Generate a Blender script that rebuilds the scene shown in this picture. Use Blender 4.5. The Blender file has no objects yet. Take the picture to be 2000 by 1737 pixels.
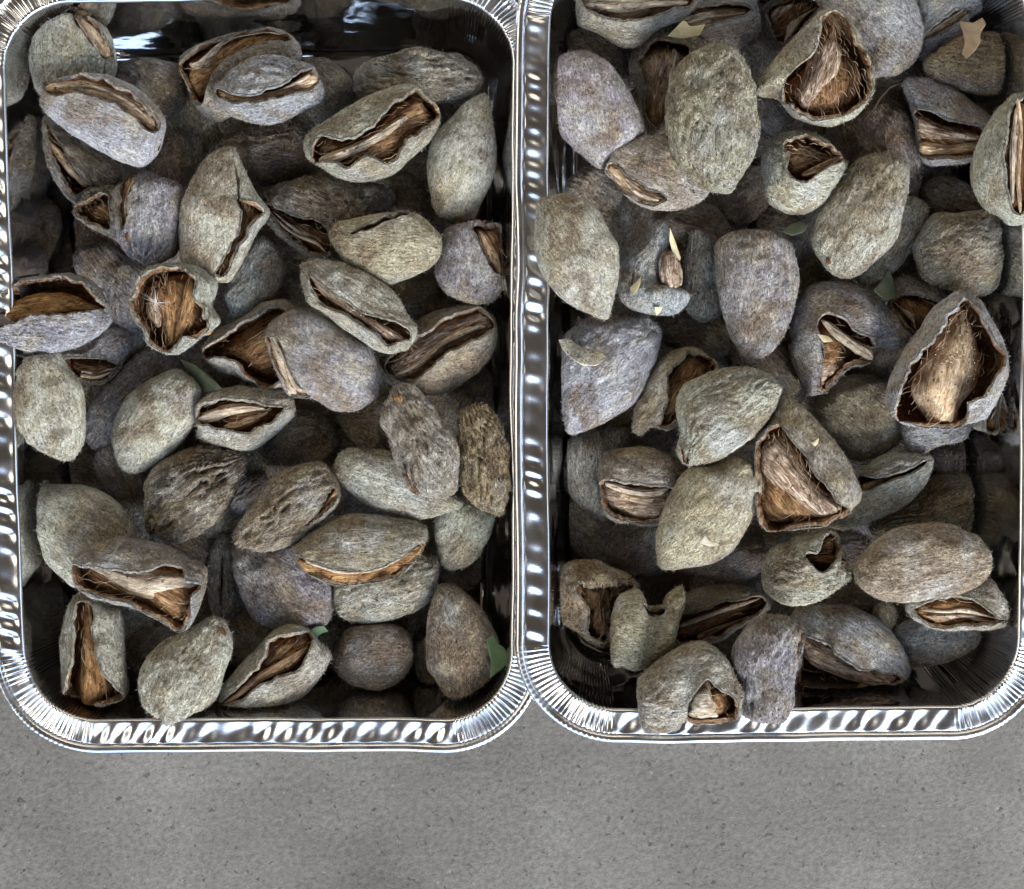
import bpy, math, random
import numpy as np
from mathutils import Vector

random.seed(7)
RNG = np.random.default_rng(11)
scene = bpy.context.scene
COL = scene.collection

# ------------------------------------------------------------------ camera
# Scale of the place: at the height of the tray rims the photograph shows
# 0.2 mm per pixel (an almond is about 45 mm long).  The phone hangs 0.6 m
# above the rims and looks straight down.
PX = 0.0002
RIM = 0.056
CAMD = 0.60
AXU, AXV = 1000.0, 710.0
cam_data = bpy.data.cameras.new("camera")
cam = bpy.data.objects.new("camera", cam_data)
COL.objects.link(cam)
cam.location = (0, 0, RIM + CAMD)
cam.rotation_euler = (0, 0, 0)
cam_data.sensor_fit = 'HORIZONTAL'
cam_data.sensor_width = 36.0
cam_data.lens = 36.0 * CAMD / (2000 * PX)
cam_data.shift_y = -(868.5 - AXV) / 2000.0
cam_data.clip_start = 0.01
cam_data.clip_end = 50
scene.camera = cam

# ------------------------------------------------------------------ light
# Open shade: a roof overhead, daylight from the open front; key and fills are added.
world = bpy.data.worlds.new("World")
scene.world = world
world.use_nodes = True
bg = world.node_tree.nodes["Background"]
bg.inputs[0].default_value = (0.62, 0.50, 0.41, 1)
bg.inputs[1].default_value = 0.13

def area(name, loc, target, sx, sy, power, col):
    d = bpy.data.lights.new(name, 'AREA')
    d.shape = 'RECTANGLE'; d.size = sx; d.size_y = sy
    d.energy = power; d.color = col
    o = bpy.data.objects.new(name, d)
    COL.objects.link(o)
    o.location = loc
    o.rotation_euler = (Vector(target) - Vector(loc)).to_track_quat('-Z', 'Y').to_euler()
    return o

area("sky_opening_front", (0.4, -2.5, 1.65), (0, 0, 0.06), 7.5, 3.0, 190, (0.54, 0.72, 1.0))
area("key_light_front", (1.15, -2.0, 1.35), (0, 0, 0.06), 1.5, 0.9, 108, (1.0, 0.98, 0.95))  # added key light, models the hulls from the lower right
area("fill_panel_left", (-2.6, 0.3, 1.35), (0, 0, 0.06), 3.0, 1.5, 40, (1.0, 0.94, 0.82))  # added warm fill, also mirrored in the foil rims
area("fill_panel_back", (0.4, 2.6, 1.25), (0, 0, 0.06), 3.0, 1.0, 20, (1.0, 0.91, 0.75))  # added weak warm fill from behind the trays
area("fill_panel_right", (2.7, -0.6, 1.25), (0, 0, 0.06), 3.0, 1.4, 30, (0.66, 0.80, 1.0))  # added cool panel for the rim ribs to reflect

scene.render.engine = 'CYCLES'
vs = scene.view_settings
vs.view_transform = 'Standard'
vs.look = 'None'
vs.exposure = 0.0
vs.gamma = 1.0
vs.use_curve_mapping = False

# ------------------------------------------------------------------ helpers
def unproj(u, v, z):
    k = PX * (CAMD + RIM - z) / CAMD
    return ((u - AXU) * k, -(v - AXV) * k)

def tag(o, label=None, cat=None, group=None, kind=None):
    if label: o['label'] = label
    if cat: o['category'] = cat
    if group: o['group'] = group
    if kind: o['kind'] = kind
    return o

_perm = np.random.default_rng(3).random(4096)
def _h(ix, iy, iz):
    n = (ix * 73856093) ^ (iy * 19349663) ^ (iz * 83492791)
    return _perm[(n ^ (n >> 9)) & 4095]

def noise3(p, seed=0):
    """smooth value noise, p (...,3) -> -1..1"""
    p = p + seed * 17.37
    i = np.floor(p).astype(np.int64); f = p - i
    f = f * f * (3 - 2 * f)
    x, y, z = i[..., 0], i[..., 1], i[..., 2]
    fx, fy, fz = f[..., 0], f[..., 1], f[..., 2]
    def l(a, b, t): return a + (b - a) * t
    r = l(l(l(_h(x, y, z), _h(x+1, y, z), fx), l(_h(x, y+1, z), _h(x+1, y+1, z), fx), fy),
          l(l(_h(x, y, z+1), _h(x+1, y, z+1), fx), l(_h(x, y+1, z+1), _h(x+1, y+1, z+1), fx), fy), fz)
    return r * 2 - 1

def fbm(p, seed=0, octv=3):
    r = 0; a = 1.0; t = 0
    for k in range(octv):
        r = r + a * noise3(p * (2.03 ** k), seed + k * 5); t += a; a *= 0.5
    return r / t

def poly(s):
    return np.array([[float(c) for c in q.split(',')] for q in s.split()], float)

def smooth_closed(P, n=10):
    out = []
    N = len(P)
    tt = np.linspace(0, 1, n, endpoint=False)[:, None]
    for i in range(N):
        p0, p1, p2, p3 = P[i-1], P[i], P[(i+1) % N], P[(i+2) % N]
        out.append(0.5 * (2*p1 + (p2-p0)*tt + (2*p0-5*p1+4*p2-p3)*tt**2 + (3*p1-p0-3*p2+p3)*tt**3))
    return np.concatenate(out)

def slices(Q, s):
    """for each station in s: max and min y of closed curve Q (x along the axis)"""
    A = Q; B = np.roll(Q, -1, axis=0)
    hi = np.full(len(s), np.nan); lo = np.full(len(s), np.nan)
    for i, x in enumerate(s):
        m = ((A[:, 0] <= x) & (B[:, 0] > x)) | ((B[:, 0] <= x) & (A[:, 0] > x))
        if m.any():
            a = A[m]; b = B[m]
            y = a[:, 1] + (b[:, 1]-a[:, 1]) * (x-a[:, 0]) / (b[:, 0]-a[:, 0])
            hi[i] = y.max(); lo[i] = y.min()
    return hi, lo

def gsm(v, k=1.2):
    r = int(3*k)+1
    w = np.exp(-0.5*(np.arange(-r, r+1)/k)**2); w /= w.sum()
    return np.convolve(np.pad(v, r, mode='edge'), w, mode='valid')

def grid_normals(P):
    du = np.gradient(P, axis=0); dv = np.gradient(P, axis=1)
    n = np.cross(du, dv)
    l = np.linalg.norm(n, axis=2, keepdims=True); l[l < 1e-9] = 1
    return n / l

def mesh_from(name, verts, faces, mats, matidx=None, smooth=True, attrs=None):
    me = bpy.data.meshes.new(name)
    faces = np.asarray(faces, dtype=np.int32)
    nf, k = faces.shape
    me.vertices.add(len(verts)); me.vertices.foreach_set('co', np.asarray(verts, np.float32).ravel())
    me.loops.add(nf*k); me.loops.foreach_set('vertex_index', faces.ravel())
    me.polygons.add(nf)
    me.polygons.foreach_set('loop_start', np.arange(0, nf*k, k, dtype=np.int32))
    for m in mats: me.materials.append(m)
    if matidx is not None: me.polygons.foreach_set('material_index', np.asarray(matidx, np.int32))
    me.polygons.foreach_set('use_smooth', np.full(nf, smooth, dtype=bool))
    if attrs:
        for an, av in attrs.items():
            at = me.attributes.new(an, 'FLOAT', 'POINT')
            at.data.foreach_set('value', np.asarray(av, np.float32).ravel())
    me.update(calc_edges=True)
    me.validate()
    return me

def grid_faces(R, C, off=0, flip=False, wrap=False):
    i = np.arange(R-1)[:, None]
    j = np.arange(C if wrap else C-1)[None, :]
    j2 = (j+1) % C
    a = i*C+j; b = i*C+j2; c = (i+1)*C+j2; d = (i+1)*C+j
    f = np.stack([a, b, c, d], -1).reshape(-1, 4) + off
    return f[:, ::-1] if flip else f

# ------------------------------------------------------------------ materials
def newmat(name):
    m = bpy.data.materials.new(name); m.use_nodes = True
    nt = m.node_tree
    return m, nt, nt.nodes['Principled BSDF']

def nd(nt, typ, **kw):
    n = nt.nodes.new(typ)
    for k, v in kw.items():
        if k == 'inp':
            for a, b in v.items(): n.inputs[a].default_value = b
        else: setattr(n, k, v)
    return n

def ramp(nt, fac, stops, interp='LINEAR'):
    r = nt.nodes.new('ShaderNodeValToRGB'); r.color_ramp.interpolation = interp
    e = r.color_ramp.elements
    while len(e) < len(stops): e.new(0.5)
    for x, (p, c) in zip(e, stops):
        x.position = p; x.color = (c, c, c, 1) if not isinstance(c, tuple) else (*c, 1)
    nt.links.new(fac, r.inputs[0])
    return r.outputs[0]

def mixc(nt, fac, a, b, blend='MIX'):
    m = nt.nodes.new('ShaderNodeMix'); m.data_type = 'RGBA'; m.blend_type = blend
    for s, v in ((0, fac), (6, a), (7, b)):
        if isinstance(v, (int, float)): m.inputs[s].default_value = v
        elif isinstance(v, tuple): m.inputs[s].default_value = (*v, 1)
        else: nt.links.new(v, m.inputs[s])
    return m.outputs[2]

def coords_mm(nt, stretch=(1, 1, 1)):
    """object coordinates in millimetres with a per-object offset"""
    tc = nt.nodes.new('ShaderNodeTexCoord'); oi = nt.nodes.new('ShaderNodeObjectInfo')
    mp = nt.nodes.new('ShaderNodeMapping')
    mp.inputs['Scale'].default_value = tuple(1000*s for s in stretch)
    nt.links.new(tc.outputs['Object'], mp.inputs['Vector'])
    sc = nd(nt, 'ShaderNodeMath', operation='MULTIPLY', inp={1: 913.0})
    nt.links.new(oi.outputs['Random'], sc.inputs[0])
    ad = nd(nt, 'ShaderNodeVectorMath', operation='ADD')
    nt.links.new(mp.outputs[0], ad.inputs[0]); nt.links.new(sc.outputs[0], ad.inputs[1])
    return ad.outputs[0], oi

def noise_node(nt, vec, scale, detail=3, rough=0.6, dist=0.0):
    n = nd(nt, 'ShaderNodeTexNoise', inp={'Scale': scale, 'Detail': detail, 'Roughness': rough, 'Distortion': dist})
    nt.links.new(vec, n.inputs['Vector'])
    return n.outputs['Fac']

def bump(nt, h, dist, strength=1.0, prev=None):
    b = nd(nt, 'ShaderNodeBump', inp={'Strength': strength, 'Distance': dist})
    nt.links.new(h, b.inputs['Height'])
    if prev: nt.links.new(prev, b.inputs['Normal'])
    return b.outputs[0]

def felt_material():
    m, nt, p = newmat('felted_hull')
    v, oi = coords_mm(nt)
    vs_, _ = coords_mm(nt, (0.75, 1, 1))
    vw, _ = coords_mm(nt, (0.16, 1, 1))
    base = oi.outputs['Color']; wrk = oi.outputs['Alpha']
    # large patches: browner and greyer felt
    big = noise_node(nt, v, 0.062, 2, 0.5, 0.5)
    c = mixc(nt, ramp(nt, big, [(0.45, 0.0), (0.64, 0.8)]), base, (0.140, 0.100, 0.062))
    big2 = noise_node(nt, v, 0.055, 2, 0.5, 0.3)
    c = mixc(nt, ramp(nt, big2, [(0.50, 0.0), (0.74, 0.5)]), c, (0.37, 0.37, 0.355))
    big3 = noise_node(nt, vs_, 0.10, 2, 0.5, 0.3)
    c = mixc(nt, ramp(nt, big3, [(0.52, 0.0), (0.72, 0.5)]), c, (0.335, 0.275, 0.165))
    # felt mottling: matted wool
    f1 = noise_node(nt, vs_, 0.95, 5, 0.8, 0.8)
    c = mixc(nt, 1.0, c, ramp(nt, f1, [(0.35, 0.62), (0.45, 1.50), (0.55, 2.35), (0.67, 3.7)]), 'MULTIPLY')
    f2 = noise_node(nt, v, 0.33, 4, 0.65, 1.0)
    c = mixc(nt, 0.85, c, ramp(nt, f2, [(0.34, 0.72), (0.64, 1.16)]), 'MULTIPLY')
    # long wrinkles: ridged, used for relief only
    w0 = noise_node(nt, vw, 0.36, 3, 0.6, 1.2)
    wr_ = ramp(nt, w0, [(0.36, 1.0), (0.455, 0.55), (0.50, 0.0), (0.545, 0.55), (0.64, 1.0)])
    wd = nd(nt, 'ShaderNodeMath', operation='MULTIPLY'); nt.links.new(wr_, wd.inputs[0]); nt.links.new(wrk, wd.inputs[1])
    # dark specks
    sp = noise_node(nt, v, 0.8, 2, 0.5, 0.0)
    c = mixc(nt, ramp(nt, sp, [(0.735, 0.0), (0.76, 0.85)]), c, (0.02, 0.014, 0.010))
    # pale fuzzy margins along torn lips
    at = nd(nt, 'ShaderNodeAttribute', attribute_name='lip')
    lf = nd(nt, 'ShaderNodeMath', operation='MULTIPLY', inp={1: 0.40})
    nt.links.new(at.outputs['Fac'], lf.inputs[0])
    c = mixc(nt, lf.outputs[0], c, (0.42, 0.385, 0.31))
    cl = nd(nt, 'ShaderNodeMix', data_type='RGBA', blend_type='DARKEN')
    cl.inputs[0].default_value = 1.0; cl.inputs[7].default_value = (0.72, 0.70, 0.62, 1)
    nt.links.new(c, cl.inputs[6])
    nt.links.new(cl.outputs[2], p.inputs['Base Color'])
    p.inputs['Roughness'].default_value = 0.95
    p.inputs['Specular IOR Level'].default_value = 0.06
    p.inputs['Sheen Weight'].default_value = 0.12
    p.inputs['Sheen Roughness'].default_value = 0.5
    b = bump(nt, wd.outputs[0], 0.0042, 1.0)
    b = bump(nt, f2, 0.0022, 0.8, b)
    b = bump(nt, f1, 0.0009, 0.9, b)
    nt.links.new(b, p.inputs['Normal'])
    return m

def hair_material():
    m, nt, p = newmat('felt_hair')
    oi = nt.nodes.new('ShaderNodeObjectInfo')
    c = mixc(nt, 0.45, oi.outputs['Color'], (0.46, 0.43, 0.36))
    nt.links.new(c, p.inputs['Base Color'])
    p.inputs['Roughness'].default_value = 0.9
    return m

def woody_material(name, dark, mid, light, rough=0.8, stretch=0.16):
    m, nt, p = newmat(name)
    v, oi = coords_mm(nt, (stretch, 1, 1))
    v2, _ = coords_mm(nt)
    f1 = noise_node(nt, v, 0.9, 5, 0.7, 0.9)
    c = ramp(nt, f1, [(0.34, dark), (0.49, mid), (0.64, light)])
    f2 = noise_node(nt, v2, 0.16, 3, 0.6, 0.5)
    c = mixc(nt, 1.0, c, ramp(nt, f2, [(0.3, 0.70), (0.65, 1.60)]), 'MULTIPLY')
    pit = noise_node(nt, v2, 0.55, 1, 0.5, 0.3)
    c = mixc(nt, ramp(nt, pit, [(0.66, 0.0), (0.72, 0.75)]), c, (0.02, 0.012, 0.008))
    nt.links.new(c, p.inputs['Base Color'])
    p.inputs['Roughness'].default_value = rough
    p.inputs['Specular IOR Level'].default_value = 0.2
    b = bump(nt, f1, 0.0012, 1.0)
    nt.links.new(b, p.inputs['Normal'])
    return m

def plain_material(name, c0, c1, rough=0.7, scale=0.3, metallic=0, bumpd=0.0004):
    m, nt, p = newmat(name)
    v, oi = coords_mm(nt)
    f = noise_node(nt, v, scale, 4, 0.6, 0.4)
    c = mixc(nt, ramp(nt, f, [(0.3, 0.0), (0.7, 1.0)]), c0, c1)
    nt.links.new(c, p.inputs['Base Color'])
    p.inputs['Roughness'].default_value = rough
    nt.links.new(bump(nt, f, bumpd, 0.6), p.inputs['Normal'])
    return m

M_FELT = felt_material()
M_HAIR = hair_material()
M_IN = woody_material('hull_lining', (0.040, 0.019, 0.009), (0.17, 0.088, 0.042), (0.36, 0.22, 0.12))
M_SH = {
    't': woody_material('tan_shell', (0.17, 0.095, 0.045), (0.50, 0.34, 0.20), (0.76, 0.60, 0.42)),
    'o': woody_material('orange_brown_shell', (0.085, 0.036, 0.012), (0.28, 0.145, 0.055), (0.50, 0.31, 0.145)),
    'w': woody_material('grey_woody_shell', (0.070, 0.038, 0.022), (0.27, 0.175, 0.11), (0.66, 0.55, 0.43)),
    'p': woody_material('pale_papery_shell', (0.22, 0.15, 0.09), (0.46, 0.36, 0.25), (0.68, 0.60, 0.48)),
    'r': woody_material('rusty_fibre_mat', (0.055, 0.023, 0.009), (0.21, 0.105, 0.043), (0.46, 0.29, 0.15), stretch=0.12),
    'd': woody_material('dark_brown_shell', (0.022, 0.010, 0.005), (0.10, 0.048, 0.020), (0.24, 0.135, 0.065)),
}
M_FIB = plain_material('straw_fibre', (0.22, 0.12, 0.055), (0.62, 0.47, 0.29), 0.7, 0.12)
M_BARK = woody_material('dirty_pale_bark', (0.16, 0.11, 0.06), (0.55, 0.49, 0.36), (0.74, 0.69, 0.55), stretch=0.6)
M_LEAFG = plain_material('green_leaf', (0.055, 0.115, 0.045), (0.13, 0.20, 0.095), 0.6, 0.25)
M_LEAFD = plain_material('dark_leaf', (0.035, 0.05, 0.028), (0.085, 0.095, 0.05), 0.6, 0.25)
M_LEAFT = plain_material('tan_leaf', (0.28, 0.18, 0.10), (0.45, 0.33, 0.20), 0.7, 0.2)
M_CHIP = plain_material('yellow_chip', (0.42, 0.33, 0.15), (0.66, 0.58, 0.36), 0.7, 0.2)
M_PALE = plain_material('pale_chip', (0.40, 0.35, 0.25), (0.68, 0.62, 0.48), 0.7, 0.3)
M_TWIG = plain_material('twig_bark', (0.045, 0.025, 0.018), (0.13, 0.075, 0.05), 0.8, 0.3)
M_WHITE = plain_material('white_seed_hair', (0.75, 0.75, 0.72), (0.85, 0.85, 0.82), 0.5, 0.3)

# ------------------------------------------------------------------ ground
def concrete():
    m, nt, p = newmat('worn_concrete')
    tc = nt.nodes.new('ShaderNodeTexCoord'); v = tc.outputs['Object']
    a = noise_node(nt, v, 9, 6, 0.65, 0.3)
    c = ramp(nt, a, [(0.3, (0.11, 0.099, 0.084)), (0.55, (0.17, 0.157, 0.137)), (0.75, (0.23, 0.215, 0.19))])
    b = noise_node(nt, v, 420, 3, 0.7, 0.0)
    c = mixc(nt, 0.85, c, ramp(nt, b, [(0.3, 0.62), (0.62, 1.18)]), 'MULTIPLY')
    s = noise_node(nt, v, 260, 2, 0.6)
    c = mixc(nt, ramp(nt, s, [(0.64, 0.0), (0.69, 0.75)]), c, (0.045, 0.038, 0.032))
    s2 = noise_node(nt, v, 330, 2, 0.6, 0.4)
    c = mixc(nt, ramp(nt, s2, [(0.67, 0.0), (0.74, 0.5)]), c, (0.30, 0.28, 0.25))
    g = noise_node(nt, v, 21, 6, 0.75, 1.4)
    c = mixc(nt, ramp(nt, g, [(0.50, 0.0), (0.72, 0.6)]), c, (0.15, 0.13, 0.11))
    nt.links.new(c, p.inputs['Base Color'])
    p.inputs['Roughness'].default_value = 0.9
    nb = bump(nt, b, 0.0006, 0.8); nb = bump(nt, g, 0.001, 0.4, nb)
    nt.links.new(nb, p.inputs['Normal'])
    return m

gme = mesh_from('ground', [(-3, -3, 0), (3, -3, 0), (3, 3, 0), (-3, 3, 0)], [[0, 1, 2, 3]], [concrete()], smooth=False)
ground = bpy.data.objects.new('ground', gme); COL.objects.link(ground)
tag(ground, 'grey worn concrete floor under the foil trays', kind='structure')

# ------------------------------------------------------------------ foil trays
def foil(rough, warp):
    m, nt, p = newmat('aluminium_foil')
    tc = nt.nodes.new('ShaderNodeTexCoord'); v = tc.outputs['Object']
    p.inputs['Metallic'].default_value = 1.0
    p.inputs['Base Color'].default_value = (0.74, 0.74, 0.75, 1)
    a = noise_node(nt, v, 60, 2, 0.5, 0.3)
    r = ramp(nt, a, [(0.3, rough*0.7), (0.7, rough*1.5)])
    nt.links.new(r, p.inputs['Roughness'])
    w = noise_node(nt, v, 26, 3, 0.5, 0.5)
    w2 = noise_node(nt, v, 900, 2, 0.5, 0.0)
    b = bump(nt, w, warp, 1.0); b = bump(nt, w2, 0.00004, 0.5, b)
    nt.links.new(b, p.inputs['Normal'])
    return m
M_FOIL = foil(0.07, 0.0012)
M_RIM = foil(0.24, 0.0008)

def rounded_quad(corners, radii, seg=230, cseg=150):
    """closed curve (points, outward normals, arc flag, along-arc 0..1), corners in order around"""
    pts, nrm, arc = [], [], []
    n = len(corners); C = [np.array(c, float) for c in corners]
    cen = sum(C)/n
    tang = []
    for i in range(n):
        a, b, c = C[i-1], C[i], C[(i+1) % n]
        d1 = (a-b)/np.linalg.norm(a-b); d2 = (c-b)/np.linalg.norm(c-b)
        ang = math.acos(np.clip(np.dot(d1, d2), -1, 1))
        L = radii[i]/math.tan(ang/2)
        t1 = b+d1*L; t2 = b+d2*L
        bis = (d1+d2)/np.linalg.norm(d1+d2)
        o = b+bis*radii[i]/math.sin(ang/2)
        tang.append((t1, t2, o))
    for i in range(n):
        t1, t2, o = tang[i]
        a0 = math.atan2(*(t1-o)[::-1]); a1 = math.atan2(*(t2-o)[::-1])
        d = (a1-a0+math.pi) % (2*math.pi)-math.pi
        for k in range(cseg):
            a = a0+d*k/cseg
            nn = np.array([math.cos(a), math.sin(a)])
            pts.append(o+nn*radii[i]); nrm.append(nn); arc.append(min(1, 6*min(k/cseg, 1-k/cseg)+0.0))
        nx = tang[(i+1) % n][0]
        e = nx-t2; nn = np.array([e[1], -e[0]])/np.linalg.norm(e)
        if np.dot(nn, t2-cen) < 0: nn = -nn
        for k in range(seg):
            pts.append(t2+e*k/seg); nrm.append(nn); arc.append(0.0)
    return np.array(pts), np.array(nrm), np.array(arc)

TRAYS = []
def tray(label, corners_px, rpx, zr, seed, bulge):
    cs = [unproj(u, v, zr) for u, v in corners_px]
    P, Nn, arc = rounded_quad(cs, [r*PX for r in rpx])
    n = len(P)
    sl = np.concatenate([[0], np.cumsum(np.linalg.norm(np.diff(P, axis=0), axis=1))])
    # slow wander of the thin foil edge
    wob = fbm(np.stack([sl*14, 0*sl, 0*sl], 1), seed)*0.0016
    # make it periodic at the join
    fade = np.minimum(1, np.minimum(np.arange(n), n-1-np.arange(n))/60.0); wob *= fade
    ring = np.stack([sl*1000, 0*sl, 0*sl], 1)
    ple = np.sin(ring[:, 0]*2*math.pi/1.55 + 3*noise3(ring*0.25, seed+6)) * (0.6+0.5*noise3(ring*0.3, seed+7))  # corner pleats
    ple2 = noise3(ring*0.62, seed+8)
    root = bpy.data.objects.new('foil_tray', None); COL.objects.link(root)
    c0 = np.mean(cs, axis=0); root.location = (c0[0], c0[1], 0)
    tag(root, label, 'foil tray', 'two foil trays side by side')
    def sweep(name, prof, mat, close=None):
        rows = []
        for (d, z, kd, kp) in prof:
            dd = d*PX + wob*(1 if d > -30 else 0.4)
            sh_ = ring + np.array([[d*0.075, 0, 0]])
            dap = np.sin(sh_[:, 0]*2*math.pi/8.4 + 3.2*noise3(sh_*0.045, seed+4))*0.60*np.clip(0.95+0.9*noise3(sh_*0.07, seed+5), 0.2, 1.6) \
                + 0.45*noise3(np.column_stack([sh_[:, 0]*0.10, sh_[:, 1]+d*0.03, sh_[:, 2]]), seed+2)
            zz = zr+z*1e-3 + kd*1e-3*dap*(1-arc) + kp*1e-3*(0.75*ple+0.5*ple2)*arc
            out = kp*0.45e-3*(ple+0.6*ple2)*arc
            xy = P + Nn*(dd+out)[:, None]
            rows.append(np.column_stack([xy-c0, zz]))
        R = len(rows); V = np.concatenate(rows)
        f = grid_faces(R, n, wrap=True)
        V = list(map(tuple, V)); f = [tuple(q) for q in f]
        me = None
        if close is not None:
            V.append((0, 0, close)); ci = len(V)-1; b = (R-1)*n
            # floor: three inner rings then a fan (degenerate quads avoided by triangles as quads)
            f3 = [(b+j, b+(j+1) % n, ci) for j in range(n)]
            me = bpy.data.meshes.new(name); me.from_pydata(V, [], f+f3)
            for p_ in me.polygons: p_.use_smooth = True
            me.materials.append(mat); me.update()
        else:
            me = mesh_from(name, V, f, [mat])
        o = bpy.data.objects.new(name, me); COL.objects.link(o); o.parent = root
        return o
    bead = []
    rb = 9.0
    for k in range(13):
        a = 2*math.pi*k/12
        bead.append((54+rb*math.cos(a), -rb*PX*1e3*0.2+rb*PX*1e3*math.sin(a), 0.0, 0.16))
    sweep('rolled_edge', bead, M_RIM)
    sweep('rim', [(48, -0.9, 0, .12), (45, 0.1, .05, .25), (41, 0.25, .55, .5), (33, -0.05, 1.25, .75), (25, -0.15, 1.5, .85),
                  (17, -0.1, 1.25, .85), (9, 0.05, .55, .75), (4, 0.30, .08, .6), (1, 0.35, .03, .5), (-2, 0.05, 0, .45), (-4, -0.8, 0, .45)], M_RIM)
    wall = [(-4.2, -0.7, 0, .45), (-6, -2.5, 0, .5)]
    H = zr*1e3-1.2
    for k in range(1, 15):
        t = k/14
        wall.append((-6-44*t, -2.5-(H-5.5)*t, 0, 1.5*(1-t)**0.5+0.1))
    wall += [(-55, -H+1.6, 0, 0.05), (-62, -H+.5, 0, 0), (-72, -H, 0, 0)]
    b = sweep('basin', wall, M_FOIL, close=zr-H*1e-3)
    # broad dents in the basin walls
    co = np.zeros(len(b.data.vertices)*3, np.float32); b.data.vertices.foreach_get('co', co); co = co.reshape(-1, 3)
    nn = np.tile(Nn, (len(wall), 1)); nz = (zr-co[:-1, 2])/zr
    amp = np.sin(np.clip(nz, 0, 1)*math.pi)*0.0022
    dn = fbm(co[:-1]*26, seed+20, 3)
    co[:-1, :2] += nn*(amp*dn)[:, None]
    b.data.vertices.foreach_set('co', co.ravel()); b.data.update()
    TRAYS.append((P, Nn, zr))
    return root

tray('foil tray on the left, full of almonds, with a dappled rim', [(0, 3), (52, 1411), (1000, 1407), (1004, -8)], [135, 150, 135, 135], RIM, 1, 0)
tray('foil tray on the right, its rim lapping over the other tray', [(1074, -90), (1068, 1392), (1992, 1384), (2008, -100)], [135, 135, 140, 135], RIM+0.003, 9, 0)

# ------------------------------------------------------------------ height field for stacking
GX0, GY0, GS = -0.30, -0.25, 0.0014
GW, GH = 430, 360
HF = np.zeros((GH, GW))
def cell(x, y):
    return (np.clip(((y-GY0)/GS).astype(int), 0, GH-1), np.clip(((x-GX0)/GS).astype(int), 0, GW-1))
_yy, _xx = np.mgrid[0:GH, 0:GW]
_cx = GX0+(_xx+.5)*GS; _cy = GY0+(_yy+.5)*GS
for P_, N_, zr_ in TRAYS:
    Pd, Nd = P_[::12], N_[::12]
    best = np.full((GH, GW), 1e9); sd = np.zeros((GH, GW))
    for p_, n_ in zip(Pd, Nd):
        d2 = (_cx-p_[0])**2+(_cy-p_[1])**2
        m_ = d2 < best
        best[m_] = d2[m_]; sd[m_] = ((_cx-p_[0])*n_[0]+(_cy-p_[1])*n_[1])[m_]
    hgt = np.where(sd > 0.012, 0, np.where(sd > 0, zr_, np.where(sd > -0.010, zr_*(1+sd/0.010), 0.002)))
    HF = np.maximum(HF, hgt)

# ------------------------------------------------------------------ almonds
COLS = {
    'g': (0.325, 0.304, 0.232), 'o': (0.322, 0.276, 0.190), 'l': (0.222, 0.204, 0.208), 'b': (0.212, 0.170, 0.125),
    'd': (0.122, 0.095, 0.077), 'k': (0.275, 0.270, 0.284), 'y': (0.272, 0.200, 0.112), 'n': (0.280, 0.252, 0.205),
}

def frame_of(P, ax):
    if ax == 'h': d = np.array([1.0, 0.0])
    elif ax == 'v': d = np.array([0.0, 1.0])
    elif ax is not None: d = np.array([math.cos(math.radians(ax)), math.sin(math.radians(ax))])
    else:
        D = np.linalg.norm(P[:, None]-P[None], axis=2)
        i, j = np.unravel_index(D.argmax(), D.shape)
        d = (P[j]-P[i])/np.linalg.norm(P[j]-P[i])
    return d, np.array([-d[1], d[0]])

def to_frame(P, c, d, e):
    q = P-c
    return np.column_stack([q @ d, q @ e])

class Body:
    """Rounded body with a given plan outline; lengths in photo pixels."""
    def __init__(s, P, d, e, c, R, k, h_pow=0.72, sharp=False):
        Q = to_frame(P if sharp else smooth_closed(P), c, d, e)
        s0, s1 = Q[:, 0].min(), Q[:, 0].max()
        u = (1-np.cos(np.linspace(0.0, 1.0, R)*math.pi))/2
        u = 0.7*u+0.3*np.linspace(0, 1, R)
        s.st = s0+(s1-s0)*(0.002+0.996*u)
        hi, lo = slices(Q, s.st)
        s.hi, s.lo = (gsm(hi, 0.3), gsm(lo, 0.3)) if sharp else (gsm(hi, 0.9), gsm(lo, 0.9))
        w = np.maximum(s.hi-s.lo, 1.0)
        s.c = (s.hi+s.lo)/2; s.w = w
        wm = w.max()
        s.h = gsm(k*wm*(w/wm)**h_pow, 1.6)
        s.h *= np.minimum(1, (0.04+np.minimum(np.arange(R), R-1-np.arange(R))/3.0))**0.5
        s.Q = Q; s.len = s1-s0

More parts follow.
